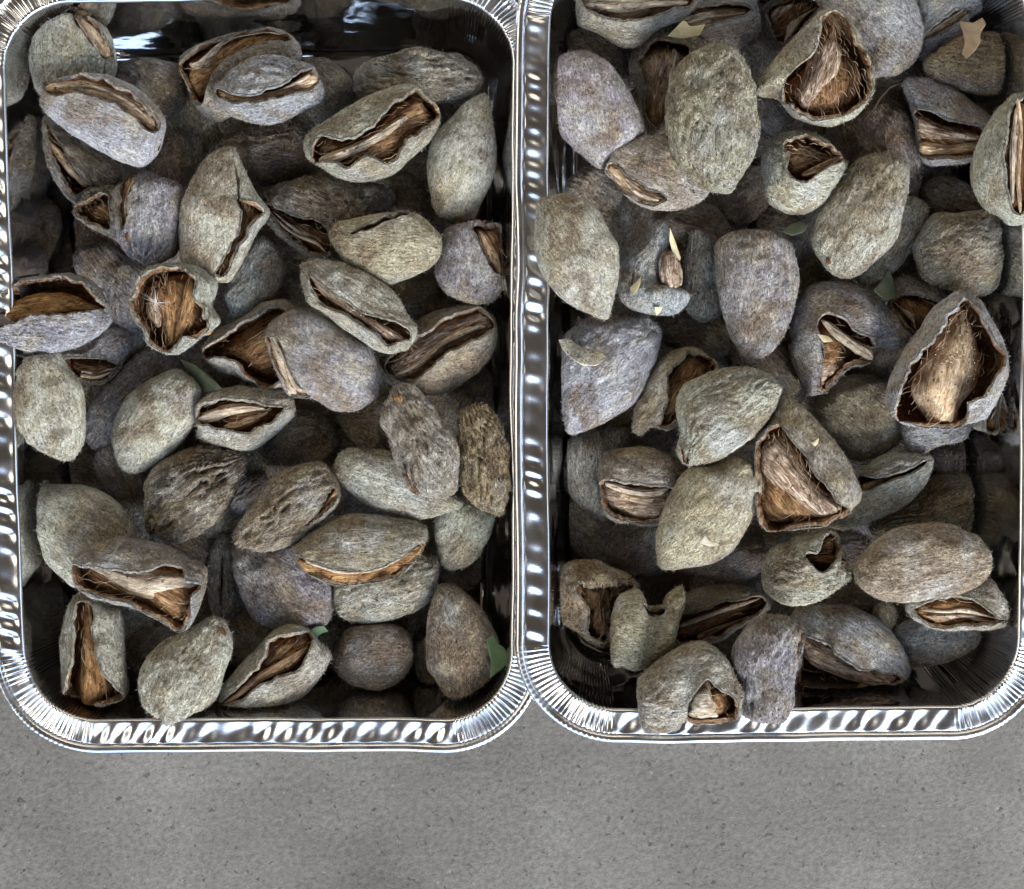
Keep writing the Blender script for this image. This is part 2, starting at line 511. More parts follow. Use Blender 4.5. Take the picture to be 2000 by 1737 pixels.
def almond_mesh(spec, rng):
    P = poly(spec['out']); ax = spec.get('ax')
    d, e = frame_of(P, ax)
    c = (P.max(0)+P.min(0))/2
    R, C = spec.get('res', (58, 66) if spec.get('wr', .35) < .4 else (62, 92))
    b = Body(P, d, e, c, R, spec.get('k', 0.36))
    seed = spec['seed']
    opened = bool(spec.get('op'))
    fi = np.zeros(R); fa = np.full(R, -math.pi/2); fb = np.full(R, -math.pi/2)
    gap = np.zeros(R)
    if opened:
        O = to_frame(smooth_closed(poly(spec['op'])), c, d, e)
        oh, ol = slices(O, b.st)
        ok = ~np.isnan(oh)
        idx = np.where(ok)[0]
        xh = np.clip((oh-b.c)/(b.w/2), -0.985, 0.985); xl = np.clip((ol-b.c)/(b.w/2), -0.985, 0.985)
        # continue the suture towards both tips
        if len(idx):
            i0, i1 = idx[0], idx[-1]
            m0 = (xh[i0]+xl[i0])/2; m1 = (xh[i1]+xl[i1])/2
            for i in range(R):
                if i < i0: xh[i] = xl[i] = m0
                elif i > i1: xh[i] = xl[i] = m1
                elif not ok[i]: xh[i], xl[i] = xh[i-1], xl[i-1]
        jit = 0.09*fbm(np.column_stack([b.st*0.06, np.zeros(R), np.zeros(R)]), seed+31)+0.014*noise3(np.column_stack([b.st*0.19, np.zeros(R), np.zeros(R)]), seed+32)
        jit2 = 0.09*fbm(np.column_stack([b.st*0.06, np.zeros(R), np.zeros(R)]), seed+37)+0.014*noise3(np.column_stack([b.st*0.19, np.zeros(R), np.zeros(R)]), seed+38)
        has = (xh-xl) > 0.02
        xh = np.where(has, np.clip(xh+jit, -.985, .985), xh); xl = np.where(has, np.clip(xl+jit2, -.985, .985), xl)
        xl = np.minimum(xl, xh)
        fa, fb = np.arccos(xh), np.arccos(xl)
        gap = (fb-fa)
    t = np.linspace(0, 1, C)
    if opened:
        # columns crowd towards both lips and the upper side
        t = 0.5-0.5*np.cos(t*math.pi)*0.35+(t-0.5)*0.65
        ph = fb[:, None]+(2*math.pi+fa-fb)[:, None]*t[None]
    else:
        ph = -math.pi/2+2*math.pi*t[None]*np.ones((R, 1))
    cs, sn = np.cos(ph), np.sin(ph)
    pw = spec.get('pw', 0.9)
    Y = b.c[:, None]+(b.w/2)[:, None]*cs
    Z = b.h[:, None]*np.sign(sn)*np.abs(sn)**pw
    X = np.repeat(b.st[:, None], C, 1)
    G = np.stack([X, Y, Z], -1)
    N = grid_normals(G)
    # outward check
    cen = np.stack([X, np.repeat(b.c[:, None], C, 1), np.zeros_like(X)], -1)
    if np.mean(np.sum(N*(G-cen), -1)) < 0: N = -N
    taper = np.minimum(1, b.w/60.0)[:, None]
    top = 0.35+0.65*np.clip(sn, 0, 1)
    low = fbm(G*0.016, seed)*7.0+fbm(G*0.04, seed+71, 2)*5.5
    wr = spec.get('wr', 0.35)
    warp = noise3(G*0.02, seed+3)[..., None]*14
    W = G+warp
    wrk = 1-np.abs(fbm(np.stack([W[..., 0]*0.022, W[..., 1]*0.085, W[..., 2]*0.085], -1), seed+9, 3))*2.2
    fine = fbm(np.stack([W[..., 0]*0.06, W[..., 1]*0.13, W[..., 2]*0.13], -1), seed+13, 2)
    dsp = (low+wr*(9.0*wrk)+(0.8+2.0*wr)*fine)*taper*top
    # lengthwise furrows of the shrunken skin, in patches
    stripe = ((ph-math.pi/2)*(b.w.max()/2))/15.0+2.2*fbm(G*0.013, seed+81, 2)+0.8*noise3(G*0.045, seed+83)
    patch = np.clip(0.55+1.3*fbm(G*0.012, seed+85, 2), 0, 1)
    ridge = np.abs(np.sin(math.pi*stripe))**0.7-0.6
    dsp = dsp+wr*13.0*ridge*patch*taper*top
    lip = np.zeros((R, C))
    if opened:
        arc = (b.w/2)[:, None]
        dl = np.minimum((ph-fb[:, None]), (2*math.pi+fa[:, None]-ph))*arc*0.8
        on = np.minimum(1, gsm(gap, 1.5)*4.0)[:, None]
        lip = np.exp(-(dl/11.0)**2)*on
        dsp = dsp+lip*4.5*taper+np.exp(-(dl/8.0)**2)*on*fbm(G*0.035, seed+40, 2)*6
        # hinge line beyond the gape: shallow suture groove
        dsp = dsp-np.exp(-(dl/5.0)**2)*(1-on)*2.5*taper
    G = G+N*dsp[..., None]
    th = spec.get('th', 10.0)*np.minimum(1, b.w/90.0)[:, None, None]
    verts = [G.reshape(-1, 3)]; lipv = [lip.ravel()]
    faces = [grid_faces(R, C)]; mats = [np.zeros((R-1)*(C-1), int)]
    if opened:
        N2 = N
        I = G-N2*th
        I[..., 2] += 0
        rr = fbm(np.stack([I[..., 0]*0.03, I[..., 1]*0.15, I[..., 2]*0.15], -1), seed+51, 3)
        I = I+N2*(rr*3.5)[..., None]
        off = R*C
        verts.append(I.reshape(-1, 3)); lipv.append(np.zeros(R*C))
        faces.append(grid_faces(R, C, off, flip=True)); mats.append(np.ones((R-1)*(C-1), int))
        # rounded lips: one row between outer and inner margin, pushed into the gape
        for col, sgn in ((0, -1), (C-1, 1)):
            nb = 1 if col == 0 else C-2
            tdir = G[:, col]-G[:, nb]; L = np.linalg.norm(tdir, axis=1, keepdims=True); L[L < 1e-6] = 1
            onv = np.minimum(1, gap*4.0)[:, None]
            mid = (G[:, col]*0.62+I[:, col]*0.38)+tdir/L*th[:, 0]*0.38*onv
            o2 = sum(len(v) for v in verts)
            verts.append(mid); lipv.append(np.full(R, 0.8)*onv[:, 0])
            i = np.arange(R-1)
            a = i*C+col; m = o2+i; n_ = off+i*C+col
            f1 = np.stack([a, m, m+1, a+C], -1); f2 = np.stack([m, n_, n_+C, m+1], -1)
            if col == 0: f1, f2 = f1[:, ::-1], f2[:, ::-1]
            f1 = f1[:, ::-1]; f2 = f2[:, ::-1]
            faces += [f1, f2]; mats += [np.zeros(R-1, int), np.ones(R-1, int)]
    V = np.concatenate(verts); F = np.concatenate(faces); MI = np.concatenate(mats)
    # the photograph's v axis points down: local Y = -e
    return dict(V=V, F=F, M=MI, lip=np.concatenate(lipv), c=c, d=d, e=e, b=b, gap=gap, fa=fa, fb=fb, G=G)

def shell_mesh(P, d, e, c, top, k, seed, keel=0.0, R=34, C=30, rough=1.0):
    b = Body(P, d, e, c, R, k, 0.8)
    t = np.linspace(0, 1, C)
    ph = -math.pi/2+2*math.pi*t[None]*np.ones((R, 1))
    cs, sn = np.cos(ph), np.sin(ph)
    Y = b.c[:, None]+(b.w/2)[:, None]*cs
    Z = b.h[:, None]*np.sign(sn)*np.abs(sn)**(1.0+keel)
    G = np.stack([np.repeat(b.st[:, None], C, 1), Y, Z], -1)
    N = grid_normals(G)
    cen = np.stack([G[..., 0], np.repeat(b.c[:, None], C, 1), 0*G[..., 0]], -1)
    if np.mean(np.sum(N*(G-cen), -1)) < 0: N = -N
    dsp = fbm(np.stack([G[..., 0]*0.035, G[..., 1]*0.16, G[..., 2]*0.16], -1), seed, 3)*3.2*rough+fbm(G*0.05, seed+3)*2.0*rough
    # two long ribs and a fine crest
    dsp = dsp+1.5*rough*np.sin(ph*7+2*noise3(G*0.03, seed+5))
    G = G+N*(dsp*np.minimum(1, b.w/30.0)[:, None])[..., None]
    G[..., 2] += top-b.h.max()
    return G.reshape(-1, 3), grid_faces(R, C)

def fibres(d, e, c, op, zlip, depth, n, rng, seed, thick=0.6):
    O = to_frame(smooth_closed(op), c, d, e)
    s0, s1 = O[:, 0].min(), O[:, 0].max()
    V, F = [], []
    L = s1-s0
    for i in range(n):
        s = rng.uniform(s0+0.05*L, s1-0.05*L)
        hi, lo = slices(O, np.array([s]))
        if np.isnan(hi[0]): continue
        yw = hi[0]-lo[0]
        y = rng.uniform(lo[0], hi[0])
        ln = rng.uniform(0.10, 0.34)*L if rng.random() < 0.45 else rng.uniform(8, 26)
        a = rng.normal(0, 0.5) if rng.random() < 0.75 else rng.uniform(-1.5, 1.5)
        dr = np.array([math.cos(a), math.sin(a)*0.7])
        z = zlip-rng.uniform(0.05, 1.0)*depth
        K = 8
        tt = np.linspace(-.5, .5, K)
        bow = rng.normal(0, 0.16)*ln; bz = abs(rng.normal(0.03, 0.08))*ln
        cu = noise3(np.column_stack([tt*5+i*3.1, tt*0+i, tt*0]), seed)*ln*0.07
        pts = np.column_stack([s+dr[0]*tt*ln-dr[1]*(bow*(1-4*tt**2)+cu), y+dr[1]*tt*ln+dr[0]*(bow*(1-4*tt**2)+cu), z+bz*(1-4*tt**2)])
        # stay between the lips
        h2, l2 = slices(O, pts[:, 0])
        okk = ~np.isnan(h2)
        pts[okk, 1] = np.clip(pts[okk, 1], l2[okk]-5, h2[okk]+5)
        r = thick*rng.uniform(0.5, 1.3)
        base = len(V)
        for j in range(K):
            rr = r*(1-0.7*abs(tt[j]*2)**3)
            for q in range(3):
                an = q*2*math.pi/3
                V.append((pts[j, 0]+rr*math.sin(an)*0.3, pts[j, 1]+rr*math.cos(an), pts[j, 2]+rr*math.sin(an)))
        for j in range(K-1):
            for q in range(3):
                q2 = (q+1) % 3
                F.append((base+j*3+q, base+j*3+q2, base+(j+1)*3+q2, base+(j+1)*3+q))
    return V, F

def fuzz(G, N, n, rng, ln=6.0, r=0.38):
    """short felt hairs standing off the visible side of a hull"""
    R, C = G.shape[:2]
    i = rng.integers(2, R-2, n*2); j = rng.integers(1, C-1, n*2)
    keep = G[i, j, 2] > -12
    i, j = i[keep][:n], j[keep][:n]
    p = G[i, j]+rng.normal(0, 1.3, (len(i), 3)); nn = N[i, j]
    tg = rng.normal(0, 1, (len(i), 3)); tg -= nn*np.sum(tg*nn, 1, keepdims=True)
    tg /= np.linalg.norm(tg, axis=1, keepdims=True)
    L = (ln*rng.uniform(0.4, 1.2, len(i)))[:, None]
    side = np.cross(nn, tg)*r
    p = p-nn*0.8
    tip = p+nn*L*0.6+tg*L*0.8
    V = np.stack([p-side, p+side, tip+side*0.35, tip-side*0.35], 1).reshape(-1, 3)
    b = np.arange(len(i))*4
    return V, np.stack([b, b+1, b+2, b+3], -1)

NUTS = []
def N(tray_, label, layer, col, out, op=None, fill='', sh=None, **kw):
    NUTS.append(dict(tray=tray_, label=label, layer=layer, col=col, out=out, op=op, fill=fill, sh=sh, **kw))

# plan outlines and gapes of the almonds (photo pixels), lower layers first by number
A, B = 'almonds in the left tray', 'almonds in the right tray'
# ---- left tray
N(A, 'pale almond in the top left corner of the left tray, slit on its right', 1, 'g', '118,8 92,21 73,36 61,76 60,112 67,157 85,190 135,202 190,185 222,145 226,120 222,100 215,72 195,42 168,22 145,12', '151,29 178,42 203,66 217,90 221,120 203,116 181,86 162,60', 'S', 't', ax='v', wr=.45, sc=[(118,16,10,'d'),(152,126,5,'o')])
N(A, 'bluish grey almond with a long tan slit along its upper side, near the top left', 3, 'k', '79,193 81,204 95,224 126,252 168,280 224,311 266,325 288,319 311,291 314,269 322,246 316,221 294,193 260,168 224,153 190,146 157,147 126,155 104,168 87,182', '95,179 118,165 157,158 196,162 238,179 274,202 302,230 314,252 305,266 291,258 269,238 238,221 207,204 168,198 118,197', 'S', 't', wr=.15)
N(A, 'dark round almond low behind the bluish one with the tan slit', 0, 'd', '224,134 252,118 291,115 325,120 350,134 367,179 356,213 322,232 280,224 238,168')
N(A, 'narrow dark green almond split lengthwise against the left wall', 1, 'b', '85,232 87,266 92,305 106,350 126,381 151,400 174,396 224,377 245,358 230,325 182,298 140,268 112,248 92,227', '97,246 112,266 134,294 157,328 179,361 193,367 168,380 160,383 140,364 120,328 106,288', 'K', 't')
N(A, 'small ragged brown hull, pointed at its top, left of the tall grey almond', 0, 'b', '347,249 336,263 308,297 294,325 302,344 336,361 356,370 375,342 389,314 396,280 386,272 364,260', wr=.7)
N(A, 'torn hull with a frayed brown mouth facing left', 2, 'n', '154,412 160,392 179,375 207,367 230,364 250,378 255,420 250,475 213,462 179,442 157,426', '157,408 179,400 196,393 222,386 228,420 224,448 196,439 168,425', 'H', None, wr=.5, nf=40)
N(A, 'crumpled grey hull with an upright brown plate in its gape', 3, 'l', '288,336 277,344 265,358 245,365 226,370 222,392 224,425 228,455 238,480 262,503 294,519 325,505 345,490 352,440 358,385 350,362 320,350 300,340', '274,350 252,362 241,398 245,435 258,454 267,420 268,392 275,372', 'S', 'o', wr=.6, ax='v', sc=[(264,466,11,'d')])
N(A, 'tall pointed grey almond with a torn flap on its right side', 3, 'n', '448,288 414,302 386,336 370,370 358,392 350,426 350,462 352,496 360,518 386,538 410,545 431,553 448,550 459,533 478,496 500,456 526,418 512,392 493,364 476,325 460,291', '464,325 474,350 480,395 505,402 519,417 500,432 480,462 462,497 446,530 434,542 422,535 434,515 454,480 470,450 478,420 474,395 468,350', 'H', None, wr=.25, ax=94, nf=34, sc=[(395,536,7,'o')])
N(A, 'wide open almond showing an orange brown shell, top middle of the left tray', 1, 'b', '350,129 361,112 392,90 434,74 490,63 532,56 564,70 584,87 589,101 586,120 560,150 500,200 430,235 405,232 389,222 385,200 372,170 356,148', '366,132 388,108 437,84 490,70 540,66 572,90 530,97 505,102 476,114 448,134 428,159 416,187 404,208 386,196 375,162', 'S', 'o', wr=.3)
N(A, 'pale grey almond with a narrow tan slit resting on the orange brown one', 3, 'k', '420,193 423,174 448,146 487,120 528,109 564,118 601,126 612,137 620,151 631,162 631,190 620,202 584,221 556,235 528,242 500,242 462,230 437,216 423,207', '432,180 459,190 487,193 532,185 556,174 578,162 592,148 612,143 622,160 612,181 584,189 556,195 528,203 500,209 476,210 454,204 434,196', 'S', 't', wr=.5)
N(A, 'dim brown almond behind the pale grey one with the narrow slit', 0, 'b', '590,118 618,115 646,120 674,140 693,168 697,185 680,203 640,232 612,240 598,224 585,170')
N(A, 'broad wrinkled bluish almond by the top right corner of the left tray', 1, 'n', '693,151 699,137 730,120 769,112 786,104 819,95 844,98 867,106 898,112 920,126 937,146 941,165 928,185 903,196 853,202 780,200 702,188 694,168', wr=.9)
N(A, 'large gaping almond full of frayed fibres, upper right of the left tray', 3, 'n', '594,288 598,269 618,252 657,227 696,199 738,179 769,169 797,165 816,169 833,188 847,207 856,232 850,258 830,283 802,311 769,339 730,353 696,356 657,344 623,322 598,308', '620,286 632,272 657,280 696,280 724,263 752,238 774,210 802,193 816,180 836,205 851,232 833,257 805,274 786,299 774,321 752,327 724,318 696,330 679,335 657,321 623,318 618,302', 'H', None, wr=.35, nf=60, parts=[('626,316 660,300 700,284 745,258 785,232 796,238 760,268 715,296 670,318 640,324', 'p', 8), ('690,326 720,300 760,270 785,258 778,290 745,312 715,318', 'w', 20)])
N(A, 'smooth pale almond standing along the right wall of the left tray', 2, 'g', '951,185 931,188 909,202 884,230 861,252 844,280 836,314 836,353 844,398 856,420 875,431 900,434 926,428 940,398 956,364 968,328 969,291 965,252 959,218', wr=.15)
N(A, 'dark brown fuzzy almond behind the tall pointed grey one', 0, 'd', '406,297 437,269 476,252 532,244 578,238 594,263 600,294 618,325 584,345 528,362 500,362 475,330 440,310', wr=.5)
N(A, 'brown wrinkled almond with a dark fibrous gape on its lower left', 1, 'b', '517,384 531,372 570,356 604,347 646,350 696,361 738,361 760,372 772,389 764,408 740,425 700,450 675,500 645,512 610,505 570,482 530,445 518,410', '527,403 556,415 598,433 640,446 655,470 650,502 620,494 585,477 560,454 540,427', 'S', 'd', wr=.8, ax=30, nf=40)
N(A, 'olive almond with a thin dark crease near its top edge', 3, 'o', '643,459 657,437 679,431 718,420 780,414 814,420 842,437 858,456 864,471 858,502 836,524 808,538 766,555 746,552 718,536 679,516 657,491', '690,455 710,441 750,429 800,418 772,432 730,449 700,459', 'H', None, wr=.25, nf=4)
N(A, 'lavender grey almond torn open at its top right, beside the right wall', 2, 'l', '861,470 875,445 903,437 931,445 955,440 973,437 985,460 993,494 996,538 976,572 948,593 906,589 872,572 853,544 850,522 856,495', '922,444 950,446 971,443 980,470 984,500 985,538 964,535 944,498 931,470', 'H', None, ax='v', wr=.3, nf=12, parts=[('934,452 950,462 966,490 981,532 972,538 955,512 940,480', 't', 4)])
N(A, 'small dark almond wedged between the two pale ones by the right wall', 0, 'd', '769,358 777,339 797,336 814,350 830,372 842,406 844,428 822,420 780,412 772,386')
N(A, 'dark lavender almond low at the left, behind the hull with white seed hair', 0, 'l', '146,513 151,491 174,477 213,477 241,499 269,516 290,545 275,600 284,655 268,656 230,640 202,590 180,552 155,536')
N(A, 'open almond at the left rim with its smooth brown shell showing', 2, 'k', nomat=1, out= '0,642 3,662 11,678 34,687 78,690 123,687 168,670 207,642 221,620 216,606 202,583 190,561 168,541 134,536 90,538 56,544 28,558 11,578 3,594 -2,617', op='6,590 22,571 56,554 95,550 140,547 171,555 190,578 199,594 211,604 179,611 129,617 78,622 39,634 6,640', fill='H', wr=.5, nf=6, th=9, parts=[('9,626 17,606 39,586 78,575 123,573 157,581 182,594 204,605 170,613 120,622 70,632 30,640', 'o', 4)])
N(A, 'hollow hull lined with upright straw fibres and a white seed tuft', 3, 'n', '364,516 330,519 291,527 272,547 260,578 258,606 266,625 280,639 286,662 297,678 316,687 336,694 353,690 372,676 398,653 414,645 430,628 420,611 412,594 420,578 423,550 405,535 386,520', '361,528 322,534 291,545 281,566 272,586 270,606 281,627 300,641 303,664 330,683 352,675 374,658 408,655 416,634 405,611 392,583 392,552 378,533', 'H', None, ax='v', wr=.3, nf=70, parts=[('335,545 350,560 352,610 345,672 332,672 325,630 322,580', 'o', 14), ('375,540 388,560 380,610 355,660 348,650 360,590', 'o', 10), ('300,570 312,590 318,630 312,640 300,625 292,598', 'w', 16)])
N(A, 'rounded grey almond behind the tall one with the torn flap', 1, 'l', '476,496 498,468 521,466 543,488 554,516 554,544 538,578 504,606 476,620 455,618 442,578 448,555', wr=.3)
N(A, 'empty boat shaped hull with a smooth brown inside, mid left tray', 1, 'n', '395,692 398,676 420,650 459,628 493,608 521,592 549,586 566,592 585,620 590,680 580,740 550,762 518,757 476,743 434,726 405,706', '404,688 434,667 476,642 518,612 560,602 575,640 575,690 560,738 540,750 515,745 493,730 478,710 450,699 415,696', 'H', None, th=9, wr=.2, nf=14, parts=[('408,692 440,668 490,660 545,652 560,690 550,738 512,738 482,706 440,694', 'd', 22)])
N(A, 'large smooth bluish grey almond at the centre of the left tray', 3, 'l', '521,648 525,634 550,614 578,604 612,611 646,628 682,653 718,678 732,701 744,726 751,751 744,768 724,788 702,802 674,806 648,802 626,788 606,776 584,776 562,771 553,754 542,720 531,684', '527,656 536,657 552,667 566,701 583,734 600,757 609,771 584,772 564,769 554,746 540,706', 'S', 'p', wr=.1, nf=30)
N(A, 'grey almond with a crumb filled slit, right of the centre of the left tray', 4, 'g', '584,519 590,524 587,541 592,566 606,594 634,614 668,639 702,662 732,684 760,692 780,687 800,681 814,650 808,631 794,608 777,580 752,555 724,538 690,522 657,513 626,508 606,508', '604,534 620,550 640,567 668,584 685,595 702,609 730,620 758,626 780,637 797,648 804,667 780,669 758,675 738,658 713,641 682,622 657,608 626,594 616,578 607,552', 'K', 'w', wr=.35, nf=34, crumbs=(695,602,40,16,90))
N(A, 'big brown almond with a woody ridged shell in its wide slit', 2, 'b', '741,704 752,695 780,681 808,655 815,630 835,615 878,600 912,596 940,603 962,620 973,639 970,664 959,695 937,723 903,751 870,768 836,774 814,760 780,743 752,726', '760,714 783,688 814,662 853,637 892,618 931,606 959,626 964,642 937,661 906,675 872,694 842,722 819,739 783,742 767,728', 'S', 'w', wr=.2)
N(A, 'crumpled grey almond standing on end, with an olive scar at its top', 4, 'n', '769,757 783,751 805,754 822,771 842,793 861,821 881,844 895,866 898,894 893,930 890,960 867,971 835,968 805,960 790,940 777,908 769,880 758,846 747,824 752,800 760,780', '790,900 802,918 816,946 826,962 808,956 797,932', 'H', None, wr=.75, nf=10, sc=[(783,784,11,'o')])
N(A, 'golden brown curly felted almond in the right edge of the left tray', 2, 'y', '900,808 920,796 948,793 976,821 993,852 1004,886 1006,930 1004,955 996,986 977,1008 963,1002 934,988 912,968 901,940 897,908 898,852', wr=1.0)
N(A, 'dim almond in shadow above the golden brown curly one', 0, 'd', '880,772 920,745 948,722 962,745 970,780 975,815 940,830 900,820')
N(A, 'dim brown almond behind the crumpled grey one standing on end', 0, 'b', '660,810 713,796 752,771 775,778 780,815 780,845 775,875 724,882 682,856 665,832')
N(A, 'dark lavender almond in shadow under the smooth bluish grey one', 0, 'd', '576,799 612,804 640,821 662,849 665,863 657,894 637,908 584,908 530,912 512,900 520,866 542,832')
N(A, 'smooth pale green almond standing at the left wall', 2, 'g', '90,688 56,698 36,718 27,746 22,782 24,824 34,849 56,866 90,883 118,897 134,901 148,891 162,863 165,810 160,762 146,734 132,718 123,698 109,685', wr=.15)
N(A, 'dark open hull tucked under the almond at the left rim', 0, 'l', '126,692 134,681 157,673 196,650 224,639 252,650 255,678 241,706 235,715 218,734 196,751 174,743 148,734 140,720', '140,702 168,699 207,699 224,707 237,713 216,734 196,748 157,736 144,720', 'S', 'd', nf=24)
N(A, 'brownish lavender almond half hidden behind a pale oval one', 0, 'l', '168,824 179,790 213,748 246,709 280,684 294,678 330,692 346,706 350,720 300,770 260,810 250,850 221,872 193,881 174,866', wr=.3)
N(A, 'pale oval almond leaning right, left of the one with a pale blade', 2, 'g', '347,719 316,729 280,751 246,782 230,807 221,835 221,866 227,897 235,916 252,925 274,923 302,908 336,883 364,852 384,824 392,790 395,762 386,748 372,732', wr=.2)
N(A, 'gaping grey almond with a pale blade across its opening', 2, 'g', '386,790 400,774 426,762 465,754 504,757 546,762 567,774 577,793 573,813 556,832 528,858 504,876 470,880 437,874 403,863 384,849 390,832 386,813', '392,816 400,797 426,788 462,780 498,786 526,794 555,795 545,813 520,832 482,846 437,836 406,832', 'H', None, wr=.3, nf=24, parts=[('388,820 420,800 460,790 498,791 520,800 490,804 450,812 415,826', 'p', 2), ('440,832 480,818 525,806 500,826 465,840', 't', 12)])
N(A, 'dim grey almond under the pale oval one', 0, 'n', '186,897 196,880 221,866 235,890 260,915 291,925 295,945 292,1005 271,1003 240,988 212,960 192,925')
N(A, 'deeply wrinkled brown almond with a grey lower end', 2, 'b', '297,919 336,891 370,877 420,874 459,883 482,891 476,919 463,948 440,996 406,1027 367,1050 341,1057 322,1044 296,1044 285,1037 288,1010 291,954', wr=1.3)
N(A, 'big pale green almond at the left side, pointed at its upper left', 1, 'g', '59,943 54,968 56,1010 70,1058 93,1098 121,1126 152,1147 197,1140 254,1090 265,1050 251,1013 228,982 197,960 155,948 99,947', wr=.15)
N(A, 'lavender grey almond gaping over a pale torn membrane, lower left', 3, 'l', '144,1101 150,1084 169,1070 203,1058 248,1053 288,1056 333,1070 367,1090 395,1104 406,1121 401,1137 395,1163 386,1191 372,1222 355,1231 324,1214 282,1194 226,1180 183,1168 161,1152 152,1126', '153,1098 181,1100 226,1104 271,1110 305,1107 339,1099 364,1104 374,1130 397,1137 380,1165 377,1196 367,1224 344,1221 310,1196 271,1176 226,1165 181,1156 162,1137 156,1115', 'H', None, wr=.3, nf=40, parts=[('158,1100 200,1120 240,1150 290,1168 340,1156 388,1140 370,1122 330,1113 270,1114 210,1104', 'p', 10)])
N(A, 'almond split end to end with a brown shell standing between its valves', 2, 'g', '158,1154 138,1177 127,1208 121,1250 124,1307 124,1357 133,1376 152,1374 197,1374 231,1366 248,1352 248,1321 243,1278 240,1222 231,1188 203,1177 180,1165', '161,1172 153,1194 154,1222 157,1264 150,1301 140,1340 137,1370 180,1374 212,1362 239,1356 233,1332 216,1307 202,1264 194,1222 194,1183', 'H', None, ax='v', wr=.3, nf=30, parts=[('170,1160 167,1222 164,1278 160,1335 167,1370 195,1372 213,1335 204,1292 193,1250 190,1194 182,1160', 'o', 3)])
N(A, 'pale green leathery almond near the bottom edge, brown stub at its lower tip', 2, 'g', '420,1202 440,1216 451,1250 451,1278 437,1312 423,1363 395,1391 353,1414 333,1417 310,1403 288,1386 275,1349 276,1312 291,1284 316,1256 353,1236 395,1216', wr=.5, sc=[(312,1399,9,'o'),(436,1232,10,'d')])
N(A, 'dark almond peeping out above the leathery pale green one', 0, 'd', '245,1270 268,1245 296,1228 325,1222 345,1236 320,1290 290,1320 260,1307')
N(A, 'dark almond with a straight seam, low in the bottom middle of the left tray', 0, 'l', '409,1098 420,1060 437,1039 457,1058 463,1109 480,1174 465,1200 440,1214 415,1194 406,1150', '440,1080 444,1130 439,1180 435,1150 437,1100', 'H', None, nf=2)
N(A, 'brown ribbed almond with a slit down its right side', 3, 'b', '456,1060 457,1045 470,1020 490,992 515,965 545,930 575,912 605,904 636,907 650,925 660,945 664,965 660,985 645,1003 613,1030 573,1060 540,1073 500,1074 470,1070', '655,945 661,965 651,986 626,1005 596,1026 620,998 638,976 646,956', 'K', 'o', wr=.85, nf=8)
N(A, 'pale pointed almond lying under the crumpled one on end', 2, 'g', '653,911 660,891 679,877 718,877 766,882 800,900 860,950 903,982 892,996 853,1008 819,1013 782,1008 740,996 709,980 675,954 660,935', wr=.2)
N(A, 'smiling almond with a curved orange brown slit along its underside', 3, 'b', '571,1070 593,1053 621,1033 658,1010 697,1002 740,1008 782,1015 816,1022 833,1033 836,1047 824,1070 807,1098 785,1120 754,1135 711,1140 669,1142 630,1135 604,1118 585,1098 582,1084', '583,1086 613,1090 655,1104 697,1107 740,1102 782,1080 818,1059 822,1073 801,1100 768,1122 726,1134 669,1137 627,1125 597,1111', 'S', 'o', wr=.2)
N(A, 'large bluish grey almond below the brown ribbed one', 1, 'l', '455,1065 500,1062 560,1062 590,1085 615,1115 645,1135 652,1165 648,1200 635,1222 600,1227 540,1228 500,1210 480,1180 462,1130 456,1095', wr=.3)
N(A, 'pale almond with a single black spot, under the smiling one', 1, 'g', '652,1146 680,1110 750,1080 816,1080 855,1092 857,1115 850,1154 833,1180 805,1197 754,1211 697,1218 675,1208 655,1188', wr=.4, sc=[(741,1164,6,'d')])
N(A, 'smooth grey almond narrowing downwards, by the right wall near the bottom', 1, 'g', '847,1013 860,985 895,972 940,980 965,1005 963,1025 948,1064 923,1098 895,1113 878,1115 861,1101 850,1053', wr=.1)
N(A, 'open grey almond with a pale shell edge, bottom middle of the left tray', 2, 'n', '641,1268 647,1284 624,1324 596,1355 556,1380 523,1393 490,1396 457,1391 438,1377 426,1363 440,1335 480,1287 508,1259 540,1228 579,1222 604,1231 618,1252', '438,1370 465,1339 508,1296 524,1271 532,1248 562,1237 599,1231 612,1250 606,1273 581,1306 542,1317 502,1340 480,1359', 'H', None, wr=.25, nf=34, parts=[('442,1368 470,1345 510,1310 555,1285 600,1262 575,1298 535,1315 500,1335 470,1360', 't', 3)])
N(A, 'round dark almond at the bottom of the left tray', 1, 'd', '648,1281 658,1259 680,1228 720,1219 768,1219 796,1236 807,1264 802,1298 782,1329 740,1346 697,1340 664,1318', wr=.15, k=.42)
N(A, 'dark brown almond in the bottom right corner of the left tray', 2, 'd', '861,1140 850,1160 838,1200 833,1245 833,1295 850,1326 875,1360 895,1376 923,1369 957,1346 980,1307 985,1259 963,1228 940,1188 912,1160 886,1143', wr=.3)
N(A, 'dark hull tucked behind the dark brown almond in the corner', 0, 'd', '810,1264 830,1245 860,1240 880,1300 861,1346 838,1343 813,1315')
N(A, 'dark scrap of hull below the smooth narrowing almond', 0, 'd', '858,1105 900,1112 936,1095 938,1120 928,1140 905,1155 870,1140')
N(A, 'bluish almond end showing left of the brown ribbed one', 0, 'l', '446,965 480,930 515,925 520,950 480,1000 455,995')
N(A, 'dark hull in the gap below the olive almond', 0, 'd', '780,600 800,560 850,545 870,570 905,595 880,620 815,625')
